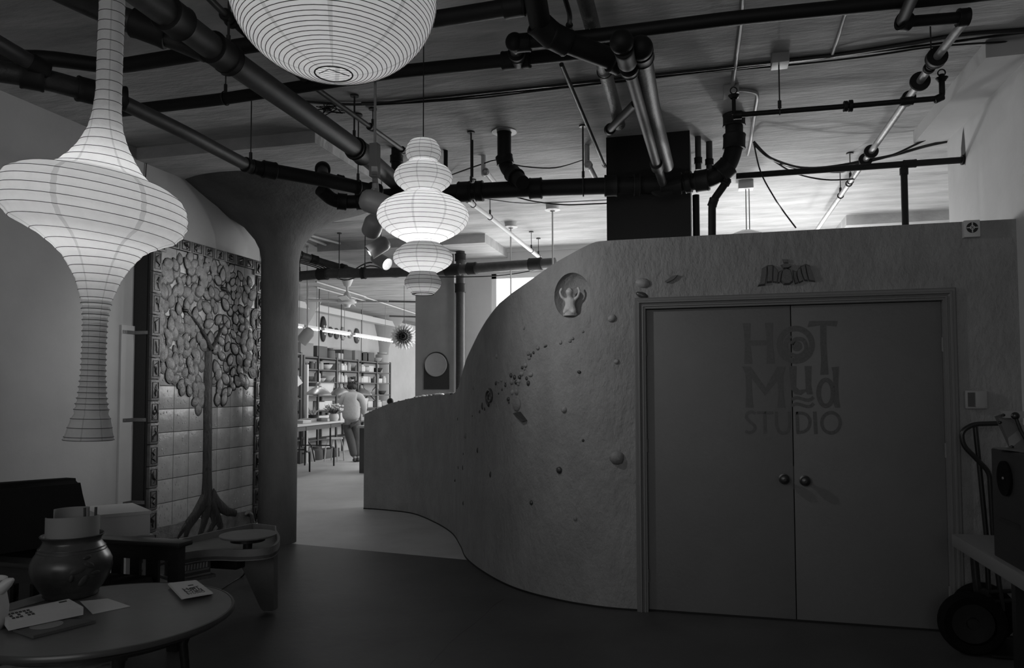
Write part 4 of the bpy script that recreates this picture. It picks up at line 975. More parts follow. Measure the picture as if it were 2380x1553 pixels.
def beam(c, aim, power, ang, blend=.6):
    aim = Vector(aim).normalized(); l = bpy.data.lights.new('spot_beam', 'SPOT'); l.energy = power; l.spot_size = R(ang); l.spot_blend = blend; l.shadow_soft_size = .035
    o = bpy.data.objects.new('spot_beam', l); COL.objects.link(o); o.location = Vector(c) + aim * .10
    o.rotation_euler = aim.to_track_quat('-Z', 'Y').to_euler(); return o
beam(c1, Vector((.1, 5.25, 1.7)) - c1, 35, 110, .9)
beam(c3_, Vector((-4.5, 5.6, 1.6)) - c3_, 30, 80)
beam(c2_, Vector((-4.4, 6.2, 1.8)) - c2_, 24, 80)
# ================================================================ furniture in front, left
TZ = .5; tc = Vector((-2.64, 2.83, 0)); TR = .555
tb = thing('coffee_table', 'round low wooden coffee table with a dark rolled edge at lower left', 'table', tc)
MB().lathe([(0, TZ - .022), (TR - .02, TZ - .022), (TR - .012, TZ - .018), (TR - .012, TZ - .004), (TR - .016, TZ), (0, TZ)], (0, 0, 0), n=96).build('tabletop', 'table_top', tb, 30)
MB().lathe([(TR - .014, TZ + .001), (TR - .004, TZ), (TR, TZ - .008), (TR, TZ - .02), (TR - .008, TZ - .026), (TR - .02, TZ - .028), (TR - .03, TZ - .04), (TR - .04, TZ - .04), (TR - .04, TZ - .02)], n=96).build('edge_band', 'table_edge', tb, 50)
MB().lathe([(TR - .12, TZ - .022), (TR - .12, TZ - .08), (TR - .14, TZ - .08), (TR - .14, TZ - .022)], n=48).build('apron', 'wood_dark', tb)
for i in range(4):
    a = R(-38 + 90 * i); c, s = math.cos(a), math.sin(a)
    mb = MB().tube([(c * .40, s * .40, TZ - .03), (c * .34, s * .34, .3), (c * .36, s * .36, .1), (c * .44, s * .44, 0)], [.03, .022, .02, .024], 10); mb.box((c * .36, s * .36, TZ - .06), (.14, .05, .07), rz=a, bev=.01)
    mb.build('leg', 'wood_dark', tb, 40)
st = onz(108, 1560, .36); st = thing('slatted_stool', 'pale round stool with a slotted seat tucked under the coffee table', 'stool', (st.x + .02, st.y, 0))
mb = MB(); rs = .23; nsl = 7
for i in range(nsl):
    x = -rs + 2 * rs * (i + .5) / nsl; h = math.sqrt(max(0, rs * rs - x * x)) - .02
    mb.box((x, 0, .36), (2 * rs / nsl - .012, 2 * h, .02), bev=.004)
mat('stool_paint', .42, .5); o = mb.build('slats', 'stool_paint', st); 
mb = MB().ring((0, 0, .355), (0, 0, 1), rs, .016, 40, 8); mb.build('seat_ring', 'cream_dull', st, 60)
for i in range(4):
    a = R(45 + 90 * i); MB().cyl((math.cos(a) * .16, math.sin(a) * .16, .35), (math.cos(a) * .2, math.sin(a) * .2, 0), .012, 10).build('leg', 'metal_black', st)

# pot of papers
pc = onz(165, 1384, TZ); kp = .00212
pot = thing('glazed_pot', 'round dark glazed stoneware pot with a floral brush mark standing on the coffee table', 'pot', (pc.x, pc.y, TZ))
prof = [(0, 0), (.112, 0), (.122, .01), (.120, .02), (.14, .045), (.166, .09), (.180, .135), (.178, .17), (.165, .20), (.150, .222), (.146, .232), (.142, .24), (.128, .262), (.126, .272), (.132, .285), (.142, .296), (.138, .299), (.122, .285), (.118, .27), (.135, .235), (.16, .18), (.16, .12), (.1, .03), (0, .02)]
MB().lathe(prof, n=64).build('vessel', 'pot_glaze', pot, 60)
vd = Vector((-pc.x, -pc.y, 0)).normalized(); vr = Vector((-vd.y, vd.x, 0))
mb = MB()
for (u, z, s_, r_) in ((.02, .15, .05, .3), (.06, .17, .04, -.5), (.04, .10, .045, .9), (.085, .13, .035, 0), (.0, .12, .03, 1.3), (.055, .205, .03, .2)):
    a = math.atan2(vd.y, vd.x) + u / .17 * 1.2
    rad = .184 if z < .18 else .172
    c = Vector((math.cos(a) * (rad - .008), math.sin(a) * (rad - .008), z)); M = on_wall_M(Vector((math.cos(a), math.sin(a), 0)))
    mb.ell(c, (s_ * .7, s_ * .35, .006), 12, 6, M=M @ Matrix.Rotation(r_, 3, 'Z'))
mb.build('brush_motif', 'ink', pot, 60)
for rz_ in (.222, .236): MB().ring((0, 0, rz_), (0, 0, 1), .150 if rz_ < .23 else .145, .003, 48, 6).build('throwing_ring', 'stone_dark', pot, 60)
def sheet(name, label, rad, a0, a1, z0, z1, m, tilt=0, off=(0, 0)):
    n = 20; vs, fs = [], []
    for k_ in (0, 1):
        for i in range(n + 1):
            a = a0 + (a1 - a0) * i / n
            for z in (z0, z1 + tilt * math.sin(a - a0)):
                vs.append(Vector((pc.x + off[0] + math.cos(a) * (rad - .004 * k_), pc.y + off[1] + math.sin(a) * (rad - .004 * k_), z)))
    h = 2 * (n + 1)
    for i in range(n):
        a = 2 * i; fs += [(a, a + 2, a + 3, a + 1), (h + a, h + a + 1, h + a + 3, h + a + 2), (a + 1, a + 3, h + a + 3, h + a + 1), (a, h + a, h + a + 2, a + 2)]
    fs += [(0, 1, h + 1, h), (2 * n, h + 2 * n, h + 2 * n + 1, 2 * n + 1)]
    return single(name, MB().add(vs, fs), m, label, 'paper')
va = math.atan2(vd.y, vd.x)
sheet('curled_card', 'curled grey card standing in the mouth of the dark pot, front one', .117, va - 1.75, va + 1.65, TZ + .24, TZ + .385, 'paper_grey', .01)
sheet('curled_card', 'flat topped grey card standing behind the curled one in the pot', .09, va + 2.2, va + 4.3, TZ + .2, TZ + .42, 'paper_grey')
for i, u in enumerate((.055, .095)):
    p = pc + vr * u * -1 * -1 - vd * .02
    single('pen', MB().cyl((p.x, p.y, TZ + .22), (p.x + (-.006 if i == 0 else .006), p.y, TZ + .42), .0065, 10), 'ink', 'dark pen upright in the pot, ' + ('left' if i == 0 else 'right') + ' of the two', 'pen')
# pitcher cut by the left edge
pp_ = onz(-38, 1465, TZ)
pt = thing('white_pitcher', 'white pitcher cut by the left picture edge, its spout pointing right', 'pitcher', (pp_.x, pp_.y, TZ))
mb = MB().lathe([(0, 0), (.07, 0), (.085, .04), (.088, .09), (.078, .15), (.072, .18), (.08, .21), (.075, .21), (.068, .18), (.07, .1), (0, .02)], n=36); mb.build('body', 'cream', pt, 60)
MB().tube([rt * .06 + Vector((0, 0, .17)), rt * .1 + Vector((0, 0, .2)), rt * .118 + Vector((0, 0, .21))], [.03, .02, .008], 10).build('spout', 'cream', pt, 60)
def flat(name, label, px, z, th, m, cat='paper', curl=0):
    P = [onz(*q, z) for q in px]; c = sum(P, Vector()) / len(P); c.z = z - th
    o = MB().prism([p - c for p in P], (0, 0, -th)).build(name, m, None, 30); o.location = c; return tag(o, label, cat), P
# brochure stack with the studio name
for i in range(4):
    dz = .006 * (i + 1); j = [(random.uniform(-2, 2), random.uniform(-1, 1)) for _ in range(1)][0]
    o, P = flat('brochure', 'white studio brochure on the table, ' + ('lowest of the small pile', 'second from the bottom of the pile', 'second from the top of the pile', 'topmost of the pile with the studio name')[i], [(392 + j[0], 1356 + j[1]), (455 + j[0], 1349 + j[1]), (494 + j[0], 1378 + j[1]), (424 + j[0], 1390 + j[1])], TZ + dz, .0055, 'paper_white')
A_, B_, C_, D_ = P
def bro(x, y):   # x along bottom edge, y up the sheet; 0..1
    return D_ + (C_ - D_) * x + (A_ - D_) * y
mb = MB()
for nm, polys in LET.items():
    for q_ in polys:
        mb.prism([bro(.22 + (x - 170) / 1120 * .6, .12 + (1400 - y) / 1290 * .42) for x, y in q_], (0, 0, .0008))
mb.prism([bro(.5, .62), bro(.68, .62), bro(.68, .68), bro(.5, .68)], (0, 0, .0008))
o2_ = mb.build('studio_name', 'ink', o, 0, world=True)
# papers and books
flat('loose_sheet', 'pale printed sheet lying right of the white boxed book', [(186, 1398), (250, 1391), (303, 1409), (215, 1427)], TZ + .003, .002, 'paper_white')
o, P = flat('loose_sheet', 'blank sheet lying behind the white boxed book beside the pot foot', [(-10, 1412), (98, 1380), (108, 1394), (-6, 1428)], TZ + .004, .003, 'paper_grey')
o, P = flat('photo_book', 'dark photo book with a pale oval picture, lowest by the table edge', [(30, 1462), (150, 1438), (222, 1442), (78, 1478)], TZ + .014, .012, 'carton_dark', 'book')
cx_ = (P[0] + P[1] + P[2] + P[3]) / 4
mb = MB().lathe([(0, 0), (.06, 0), (.062, .001), (0, .0015)], cx_ + Vector((-.03, 0, 0)), (0, 0, 1), 28); mb.build('oval_picture', 'paper_grey', o, world=True)
o, P = flat('white_box', 'flat white box with a block of tiny dark pictures on its lid', [(4, 1425), (160, 1392), (194, 1411), (20, 1447)], TZ + .052, .034, 'paper_white', 'box')
A_, B_, C_, D_ = P
def wb(u, v): return A_ + (B_ - A_) * u + (D_ - A_) * v
mb = MB()
for i in range(6):
    for j in range(3):
        if random.random() < .85:
            u, v = .05 + i * .055 + j * .012, .2 + j * .22; mb.prism([wb(u, v), wb(u + .042, v), wb(u + .042, v + .16), wb(u, v + .16)], (0, 0, .0008))
mb.prism([wb(.82, .12), wb(.94, .12), wb(.94, .24), wb(.82, .24)], (0, 0, .0008))
mb.build('print', 'ink', o, 0, world=True)
o.location.z += 0

# armchair
ch = thing('armchair', 'dark wooden slatted armchair with a black padded back, behind the coffee table', 'chair', (-3.35, 3.45, 0))
xb = -3.85
# back cushion
tr_, tl_ = onx(156, 1110, xb), onx(-30, 1122, xb)
def cush(name, c, d, rz=0, ry=0, m='fabric_black', bev=.05, parent=ch):
    o = MB().box((0, 0, 0), d, bev=bev)
    M = Matrix.Translation(Vector(c)) @ Matrix.Rotation(rz, 4, 'Z') @ Matrix.Rotation(ry, 4, 'Y'); o.v = [M @ v for v in o.v]
    return o.build(name, m, parent, 50, world=True)
P = [onx(-60, 1124, xb), onx(156, 1109, xb), onx(178, 1225, xb + .06), onx(180, 1262, xb + .1), onx(-60, 1300, xb + .1)]
bm_ = bmesh.new(); vs_ = [bm_.verts.new(p) for p in P] + [bm_.verts.new(p + Vector((.14, -.02, -.0))) for p in P]; n_ = len(P)
bm_.faces.new(vs_[:n_]); bm_.faces.new(vs_[n_:][::-1])
for i in range(n_): bm_.faces.new((vs_[i], vs_[(i + 1) % n_], vs_[n_ + (i + 1) % n_], vs_[n_ + i]))
bmesh.ops.recalc_face_normals(bm_, faces=bm_.faces); bmesh.ops.bevel(bm_, geom=list(bm_.edges), offset=.03, segments=3, affect='EDGES'); bm_.verts.ensure_lookup_table()
MB().add([v.co for v in bm_.verts], [[v.index for v in f.verts] for f in bm_.faces] if not bm_.verts.index_update() else []).build('back_cushion', 'fabric_black', ch, 60, world=True); bm_.free()
ya = 3.76
ax0, ax1 = ony(243, 1245, ya).x, ony(425, 1268, ya - .03).x
az = .612
MB().box(((ax0 + ax1) / 2 - .1, ya, az), (ax1 - ax0 + .2, .12, .03), bev=.01).build('arm', 'wood_dark', ch, world=True)
MB().box(((ax0 + ax1) / 2 - .24, ya - .62, az), (ax1 - ax0 - .04, .12, .03), bev=.01).build('arm', 'wood_dark', ch, world=True)
for y_ in (ya, ya - .62):
    sx_ = 0 if y_ == ya else -.26
    MB().bb((ax1 - .10 + sx_, y_ - .03, 0), (ax1 - .03 + sx_, y_ + .03, az - .01)).build('post', 'wood_dark', ch, world=True)
    MB().bb((xb + .02, y_ - .03, 0), (xb + .08, y_ + .03, az - .01)).build('post', 'wood_dark', ch, world=True)
    MB().bb((xb + .05, y_ - .012, az - .1), (ax1 - .06 + sx_, y_ + .012, az - .015)).build('upper_rail', 'wood_dark', ch, world=True)
    MB().bb((xb + .05, y_ - .012, .22), (ax1 - .06 + sx_, y_ + .012, .36)).build('lower_rail', 'wood_dark', ch, world=True)
    for pa_, pb_ in ((220, 244), (262, 285), (305, 327), (342, 370)):
        if sx_ and pa_ > 300: continue
        xa_, xc_ = ony(pa_, 1300, ya).x, ony(pb_, 1300, ya).x
        MB().bb((xa_, y_ - .01, .33), (xc_, y_ + .01, az - .08)).build('slat', 'wood_dark', ch, world=True)
MB().box((-3.45, ya - .31, .37), (.66, .56, .13), bev=.04).build('seat_cushion', 'fabric_black', ch, 60, world=True)
MB().bb((-3.8, ya - .60, .24), (-3.14, ya - .02, .30)).build('seat_frame', 'wood_dark', ch, world=True)
mat('wood_ply', .05, .5, var=.2, vscale=6)
mb = MB(); bx = xb + .13
for z0, z1 in ((.02, .30), (.33, .41), (.44, .52), (.55, .64)): mb.bb((bx, ya - .64, z0), (bx + .02, ya - .08, z1))
mb.bb((bx, ya - .12, .02), (bx + .02, ya - .04, .7)); mb.bb((bx, ya - .66, .02), (bx + .02, ya - .58, .7)); mb.bb((bx, ya - .64, .62), (bx + .02, ya - .06, .74))
mb.build('slotted_back_panel', 'wood_ply', ch, world=True)

# white box on a small stand behind the armchair
yb = 4.2; zt_ = ony(232, 1197, yb).z
P = [onz(*q, zt_) for q in ((188, 1178), (308, 1169), (352, 1187), (232, 1197))]; c = sum(P, Vector()) / 4; hb = .165
bx_ = thing('storage_box', 'plain white lidded box behind the armchair, in front of the tile mural', 'box', (c.x, c.y, zt_ - hb))
MB().prism([c + (p - c) * .97 + Vector((0, 0, -.01)) for p in P], (0, 0, -hb + .01)).build('box_body', 'board', bx_, 30, world=True)
MB().prism([c + (p - c) * 1.0 for p in P], (0, 0, -.022)).build('lid', 'paper_white', bx_, 30, world=True)
sd = thing('side_stand', 'pale narrow stand carrying the white box behind the armchair', 'stand', (c.x, c.y, 0))
MB().prism([c + (p - c) * 1.08 + Vector((0, 0, -hb - .001)) for p in P], (0, 0, -.02)).build('stand_top', 'cream_dull', sd, 30, world=True)
for p in P:
    q = c + (p - c) * .9; MB().bb((q.x - .018, q.y - .018, 0), (q.x + .018, q.y + .018, zt_ - hb - .02)).build('leg', 'cream_dull', sd, world=True)
mb = MB().prism([c + (p - c) * .9 + Vector((0, 0, -zt_ + .12)) for p in P], (0, 0, .015)); mb.build('stand_shelf', 'cream_dull', sd, world=True)

# potter's wheel table
wz = .5
outl = [(372, 1268), (420, 1252), (505, 1233), (590, 1216), (642, 1222), (643, 1232), (650, 1245), (649, 1258), (636, 1269), (610, 1275), (560, 1278), (520, 1277), (490, 1277), (458, 1280), (425, 1284), (395, 1282)]
P = [onz(*q, wz) for q in outl]; c = sum(P, Vector()) / len(P)
wt = thing('wheel_table', "wooden potter's wheel bench with a raised rim and a broad tapered leg", 'table', (c.x, c.y, 0))
sm_ = [Vector(p) for p in catmull([tuple(p) for p in P[4:]], 4)]; Pf = P[:4] + sm_
MB().prism([p + Vector((0, 0, -.045)) for p in Pf], (0, 0, -.02)).build('deck', 'wood_mid', wt, 30, world=True)
n_ = len(Pf); vs_, fs_ = [], []
for p in Pf:
    inn = c + (p - c) * (1 - .018 / max(.05, (p - c).length)); vs_ += [p + Vector((0, 0, -.072)), p, inn, Vector((inn.x, inn.y, wz - .072))]
for i in range(n_):
    a, b = 4 * i, 4 * ((i + 1) % n_); fs_ += [(a, b, b + 1, a + 1), (a + 1, b + 1, b + 2, a + 2), (a + 2, b + 2, b + 3, a + 3), (a + 3, b + 3, b, a)]
mat('wood_rim', .17, .45, var=.15, vscale=6)
MB().add(vs_, fs_).build('rim', 'wood_rim', wt, 40, world=True)
L = [ony(*q, 4.52) for q in ((546, 1285), (636, 1270), (636, 1417), (632, 1421), (613, 1421), (606, 1415))]
for p in L:
    p.z = max(p.z, 0)
MB().prism(L, (0, .05, 0)).build('leg', 'wood_rim', wt, 30, world=True)
for (x, y) in ((400, 1300), (590, 1240)):
    p = onz(x, y, .4); MB().bb((p.x - .03, p.y + .05, 0), (p.x + .03, p.y + .1, .42)).build('leg', 'wood_mid', wt, world=True)
sh = [onz(*q, wz) for q in ((425, 1280), (500, 1262), (560, 1262), (590, 1235), (470, 1250))]
wb_ = onz(575, 1248, wz)
MB().bb((wb_.x - .33, wb_.y - .12, .30), (wb_.x + .0, wb_.y + .16, .42), bev=.01).build('motor_box', 'metal_black', wt, world=True)
hw = onz(576, 1243, .555)
MB().lathe([(.03, -.1), (.03, -.045), (.11, -.04), (.11, -.02), (.12, -.02), (.12, -.012)], hw, n=32, cap0=True, cap1=True).build('hub', 'metal_black', wt, world=True)
MB().lathe([(0, -.012), (.165, -.012), (.176, -.008), (.18, 0), (.178, .004), (0, .005)], hw, n=64).build('wheel_head', 'wood_rim', wt, 40, world=True)
# printed carton hanging on the lower shelf
A_, B_ = ony(418, 1352, 3.98), ony(489, 1329, 4.16)
mb = MB(); ct = thing('printed_carton', 'printed carton on the lower shelf of the wheel bench', 'box', ((A_.x + B_.x) / 2, (A_.y + B_.y) / 2 + .1, min(A_.z, B_.z)))
zc0 = (A_.z + B_.z) / 2 - .0; zc1 = zc0 + .11
def cf(u, v): return Vector((A_.x + (B_.x - A_.x) * u, A_.y + (B_.y - A_.y) * u, zc0 + (zc1 - zc0) * v))
nrm_ = Vector((B_.y - A_.y, -(B_.x - A_.x), 0)).normalized()
MB().prism([cf(0, 0), cf(1, 0), cf(1, 0) - nrm_ * .2, cf(0, 0) - nrm_ * .2], (0, 0, zc1 - zc0)).build('carton_body', 'carton_dark', ct, 30, world=True)
MB().prism([cf(0, 0), cf(1, 0), cf(1, .1), cf(0, .1)], nrm_ * .004).build('bottom_flap', 'paper_grey', ct, 30, world=True)
mb = MB()
for i in range(9):
    u = .03 + i * .10; mb.prism([cf(u, .42), cf(u + .06, .42), cf(u + .07, .72), cf(u + .015, .72)], nrm_ * .002)
for v in (.28, .34, .82): mb.prism([cf(.05, v), cf(.95, v), cf(.95, v + .03), cf(.05, v + .03)], nrm_ * .002)
mb.build('worn_print', 'clay_pale', ct, 0, world=True)
MB().prism([cf(-.1, -.02) + nrm_ * .03, cf(1.1, -.02) + nrm_ * .03, cf(1.1, -.02) - nrm_ * .24, cf(-.1, -.02) - nrm_ * .24], (0, 0, -.018)).build('lower_shelf', 'wood_mid', wt, 30, world=True)
wire('power_cable', 'dark power cable trailing over the floor from the wheel bench', None, .006, world_pts=[onz(572, 1322, .2), onz(565, 1338, .02), onz(545, 1350, .006), onz(520, 1366, .006), onz(500, 1382, .006), onz(492, 1392, .006)])

# ================================================================ right hand side
bn = thing('wall_bench', 'long pale bench top against the right wall at the picture edge', 'bench', (1.57, 3.85, 0))
mat('bench_paint', .19, .5); MB().bb((1.305, 3.0, .63), (1.84, 4.665, .70), bev=.012).build('bench_top', 'bench_paint', bn, world=True)
for y_ in (3.1, 4.15):
    for x_ in (1.45, 1.78): MB().bb((x_ - .025, y_ - .025, 0), (x_ + .025, y_ + .025, .63)).build('leg', 'metal_black', bn, world=True)
MB().bb((1.43, 3.1, .12), (1.80, 4.17, .16)).build('stretcher', 'metal_black', bn, world=True)
cb_ = onz(2311, 1291, .70)
mat('kiln_metal', .022, .5, var=.1)
xk = cb_.x + .0
cart = thing('metal_cabinet', 'dark boxy cabinet with a round black opening, standing on the bench', 'cabinet', (xk + .12, cb_.y - .35, .70))
zk = zat(xk, cb_.y, 1042)
MB().bb((xk, cb_.y - .75, .70), (1.83, cb_.y, zk), bev=.006).build('cabinet_body', 'kiln_metal', cart, world=True)
hp = onx(2338, 1112, xk)
MB().lathe([(.0, 0), (.075, 0), (.08, .004), (.08, .012), (.072, .014), (.06, .006), (.0, .006)], hp, (-1, 0, 0), 36).build('round_opening', 'rubber', cart, 50, world=True)
MB().ell(hp + Vector((-.012, 0, 0)), (.006, .008, .008), 8, 6).build('centre_bolt', 'metal_grey', cart, world=True)
q1_, q2_ = onx(2325, 1212, xk), onx(2372, 1232, xk)
MB().prism([q1_, q2_, q2_ + Vector((0, 0, .02)), q1_ + Vector((0, 0, .02))], (-.003, 0, 0)).build('name_strip', 'metal_black', cart, world=True)
mat('sheet_metal', .16, .35, metal=.4)
fr_ = thing('metal_bracket', 'tilted sheet metal frame with bolts on top of the dark cabinet', 'frame', (xk, cb_.y - .3, zk))
def pl3(px, y): return ony(px[0], px[1], y)
yk = cb_.y - .12
MB().prism([pl3(q, yk) for q in ((2300, 1040), (2345, 1046), (2400, 1058), (2400, 1054), (2345, 1040))], (0, -.12, 0)).build('flange', 'sheet_metal', fr_, world=True)
MB().prism([pl3((2311, 968), yk), pl3((2330, 962), yk + .02), pl3((2400, 1000), yk + .0), pl3((2400, 1052), yk), pl3((2346, 1043), yk)], (0, -.006, 0)).build('plate', 'sheet_metal', fr_, world=True)
MB().prism([pl3((2324, 955), yk - .02), pl3((2400, 957), yk - .02), pl3((2400, 972), yk - .02), pl3((2330, 971), yk - .02)], (0, -.03, 0)).build('top_bar', 'cream_dull', fr_, world=True)
for q in ((2332, 965), (2324, 982), (2352, 1039)):
    MB().ell(pl3(q, yk - .055 if q[1] < 970 else yk - .01), (.009, .006, .007), 10, 6).build('bolt', 'metal_black', fr_, world=True)
MB().tube([pl3((2360, 968), yk - .06), pl3((2372, 1000), yk - .06), pl3((2400, 1050), yk - .06)], .008, 8).build('strut', 'metal_black', fr_, world=True)
MB().ell(pl3((2360, 967), yk - .06), (.018, .012, .018), 12, 8).build('knob', 'metal_black', fr_, world=True)

wc = onz(2262, 1522, 0); ht_y = wc.y
ht = thing('hand_truck', 'black hand truck with a looped handle and fat tyres beside the double doors', 'hand truck', (wc.x, wc.y, 0))
rw = .175
def tyre(x, y):
    t = MB().lathe([(rw - .06, -.035), (rw - .02, -.04), (rw, -.02), (rw, .02), (rw - .02, .04), (rw - .06, .035)], (x, y, rw), (0, 1, 0), 40)
    w = t.build('wheel', 'rubber', ht, 50, world=True)
    o = MB().lathe([(0, -.03), (.03, -.03), (.035, -.01), (rw - .065, -.015), (rw - .058, 0), (rw - .065, .015), (.035, .01), (.03, .03), (0, .03)], (x, y, rw), (0, 1, 0), 28).build('rim', 'metal_black', w, 50)
    o.data.transform(Matrix.Translation(-Vector(ht.location)))
tyre(wc.x, wc.y); tyre(wc.x + .13, wc.y + .24)
MB().cyl((wc.x, wc.y, rw), (wc.x + .13, wc.y + .24, rw), .014, 12).build('axle', 'metal_black', ht, world=True)
hy = 4.95
MB().tube(fillet([ony(*q, hy) for q in ((2330, 984), (2262, 986), (2234, 1003), (2238, 1035), (2300, 1098), (2308, 1240), (2330, 1420))], .04), .014, 12).build('handle', 'metal_black', ht, 60, world=True)
MB().tube([ony(*q, hy + .03) for q in ((2266, 988), (2276, 1080), (2292, 1240), (2300, 1420))], .014, 12).build('frame_tube', 'metal_black', ht, 60, world=True)
MB().tube([ony(*q, hy) for q in ((2262, 1270), (2268, 1340), (2277, 1410))], .022, 12).build('frame_tube', 'metal_black', ht, 60, world=True)
for y_ in (1378, 1400): MB().tube([ony(2265, y_, hy), ony(2350, y_ - 4, hy)], .012, 10).build('cross_bar', 'metal_black', ht, world=True)
MB().bb((wc.x + .08, wc.y - .05, .01), (wc.x + .3, wc.y + .28, .02)).build('toe_plate', 'metal_black', ht, world=True)
MB().bb((wc.x + .08, wc.y + .10, .02), (wc.x + .12, wc.y + .16, .34)).build('frame_tube', 'metal_black', ht, world=True)
# ================================================================ the studio beyond
XR = -8.42   # front of the racks
def rk(px, py, x=XR): return onx(px, py, x)
posts = [705.5, 738.8, 782, 831.6, 875.5, 906.7]
py_ = [rk(p, 900).y for p in posts]
levels = [2.26, 1.99, 1.71, 1.40, 1.07, .74, .42]
mat('rack_steel', .06, .5)
rack = thing('storage_rack', 'long dark steel shelving rack against the studio wall, full of pots and boxes', 'shelving', (XR - .2, (py_[0] + py_[-1]) / 2, 0))
for i, y in enumerate(py_):
    for dx in (0, -.4):
        MB().bb((XR + dx - .02, y - .025, 0), (XR + dx + .02, y + .025, 2.28)).build('post', 'rack_steel', rack, world=True)
for z in levels:
    MB().bb((XR - .42, py_[0], z - .03), (XR + .01, py_[-1], z)).build('shelf', 'rack_steel', rack, world=True)
for i in (0, 3, 4):
    for z0, z1 in ((1.42, 1.0), (1.0, 1.42)):
        MB().cyl((XR - .42, py_[i], z0 + .2), (XR - .42, py_[i + 1], z1 + .2), .012, 6).build('brace', 'rack_steel', rack, world=True)
r2 = thing('storage_rack', 'narrow rack seen edge-on beside the column, with a paper hung on it', 'shelving', (XR + .3, 15.2, 0))
for px in (686, 699):
    q = rk(px, 900, XR + .3); MB().bb((q.x - .02, q.y - .03, 0), (q.x + .02, q.y + .03, 2.3)).build('post', 'rack_steel', r2, world=True)
qa, qb = rk(680, 900, XR + .3), rk(699, 900, XR + .3)
for z in (2.28, 1.8, 1.35, .9, .5): MB().bb((qa.x - .3, qa.y, z - .03), (qa.x + .02, qb.y, z)).build('shelf', 'rack_steel', r2, world=True)
MB().bb((qb.x + .04, qb.y + .1, 0), (qb.x + .09, qb.y + .16, 2.05)).build('pale_post', 'cream', r2, world=True)
P = [onx(*q, XR + .33) for q in ((684, 873), (690, 869), (704, 890), (692, 899))]; single('hung_paper', MB().prism(P, (-.01, 0, 0)), 'paper_white', 'white paper hanging crooked on the narrow rack by the column', 'paper')

def jar(h, r_): return lambda b: MB().lathe([(0, 0), (r_, 0), (r_ * 1.05, h * .1), (r_, h * .75), (r_ * .7, h * .85), (r_ * .75, h), (0, h)], b, n=12)
def bowl(h, r_): return lambda b: MB().lathe([(0, 0), (r_ * .45, 0), (r_ * .8, h * .5), (r_, h), (r_ * .94, h), (r_ * .7, h * .5), (0, h * .2)], b, n=14)
def bottle(h, r_): return lambda b: MB().lathe([(0, 0), (r_, 0), (r_, h * .6), (r_ * .4, h * .78), (r_ * .35, h * .93), (r_ * .45, h), (0, h)], b, n=10)
def box_(d, w, h): return lambda b: MB().box((b[0], b[1], b[2] + h / 2), (d, w, h), bev=.006)
def bin_(d, w, h):
    def f(b):
        m_ = MB(); x, y, z = b; lo, hi = .82, 1.0
        a = [(x - d / 2 * lo, y - w / 2 * lo, z), (x + d / 2 * lo, y - w / 2 * lo, z), (x + d / 2 * lo, y + w / 2 * lo, z), (x - d / 2 * lo, y + w / 2 * lo, z)]
        c_ = [(x - d / 2, y - w / 2, z + h), (x + d / 2, y - w / 2, z + h), (x + d / 2, y + w / 2, z + h), (x - d / 2, y + w / 2, z + h)]
        e_ = [(x - d / 2 * .9, y - w / 2 * .9, z + h), (x + d / 2 * .9, y - w / 2 * .9, z + h), (x + d / 2 * .9, y + w / 2 * .9, z + h), (x - d / 2 * .9, y + w / 2 * .9, z + h)]
        g_ = [(px_ * 1, py__, z + .02) for px_, py__, _ in a]
        m_.add(a + c_ + e_ + g_, [(3, 2, 1, 0)] + [(i, (i + 1) % 4, 4 + (i + 1) % 4, 4 + i) for i in range(4)] + [(4 + i, 4 + (i + 1) % 4, 8 + (i + 1) % 4, 8 + i) for i in range(4)] + [(8 + i, 8 + (i + 1) % 4, 12 + (i + 1) % 4, 12 + i) for i in range(4)] + [(12, 13, 14, 15)])
        return m_
    return f
mat('item_white', .6, .5); mat('item_grey', .35, .6); mat('item_dark', .08, .6); mat('item_black', .02, .6); mat('cardboard', .22, .8)
KIND = {'j': ('jar', 'jar'), 'b': ('bowl', 'bowl'), 't': ('bottle', 'bottle'), 'x': ('cardboard_box', 'box'), 'n': ('plastic_bin', 'bin'), 'p': ('clay_pot', 'pot'), 'g': ('jug', 'jug')}
TONE = {'w': ('item_white', 'white'), 'm': ('item_grey', 'grey'), 'd': ('item_dark', 'dark'), 'k': ('item_black', 'black'), 'c': ('cardboard', 'brownish-grey')}
def jug(h, r_):
    def f(b):
        m_ = MB().lathe([(0, 0), (r_, 0), (r_, h * .75), (r_ * .5, h * .9), (r_ * .4, h), (0, h)], b, n=12); m_.tube([Vector(b) + Vector((0, r_, h * .5)), Vector(b) + Vector((0, r_ * 1.5, h * .75)), Vector(b) + Vector((0, r_ * .6, h * .9))], .01, 6); return m_
    return f
SIZE = {'j': lambda s: jar(.17 * s, .06 * s), 'b': lambda s: bowl(.10 * s, .13 * s), 't': lambda s: bottle(.22 * s, .045 * s), 'x': lambda s: box_(.3, .36 * s, .2 * s), 'n': lambda s: bin_(.36, .55 * s, .22 * s), 'p': lambda s: jar(.15 * s, .09 * s), 'g': lambda s: jug(.24 * s, .07 * s)}
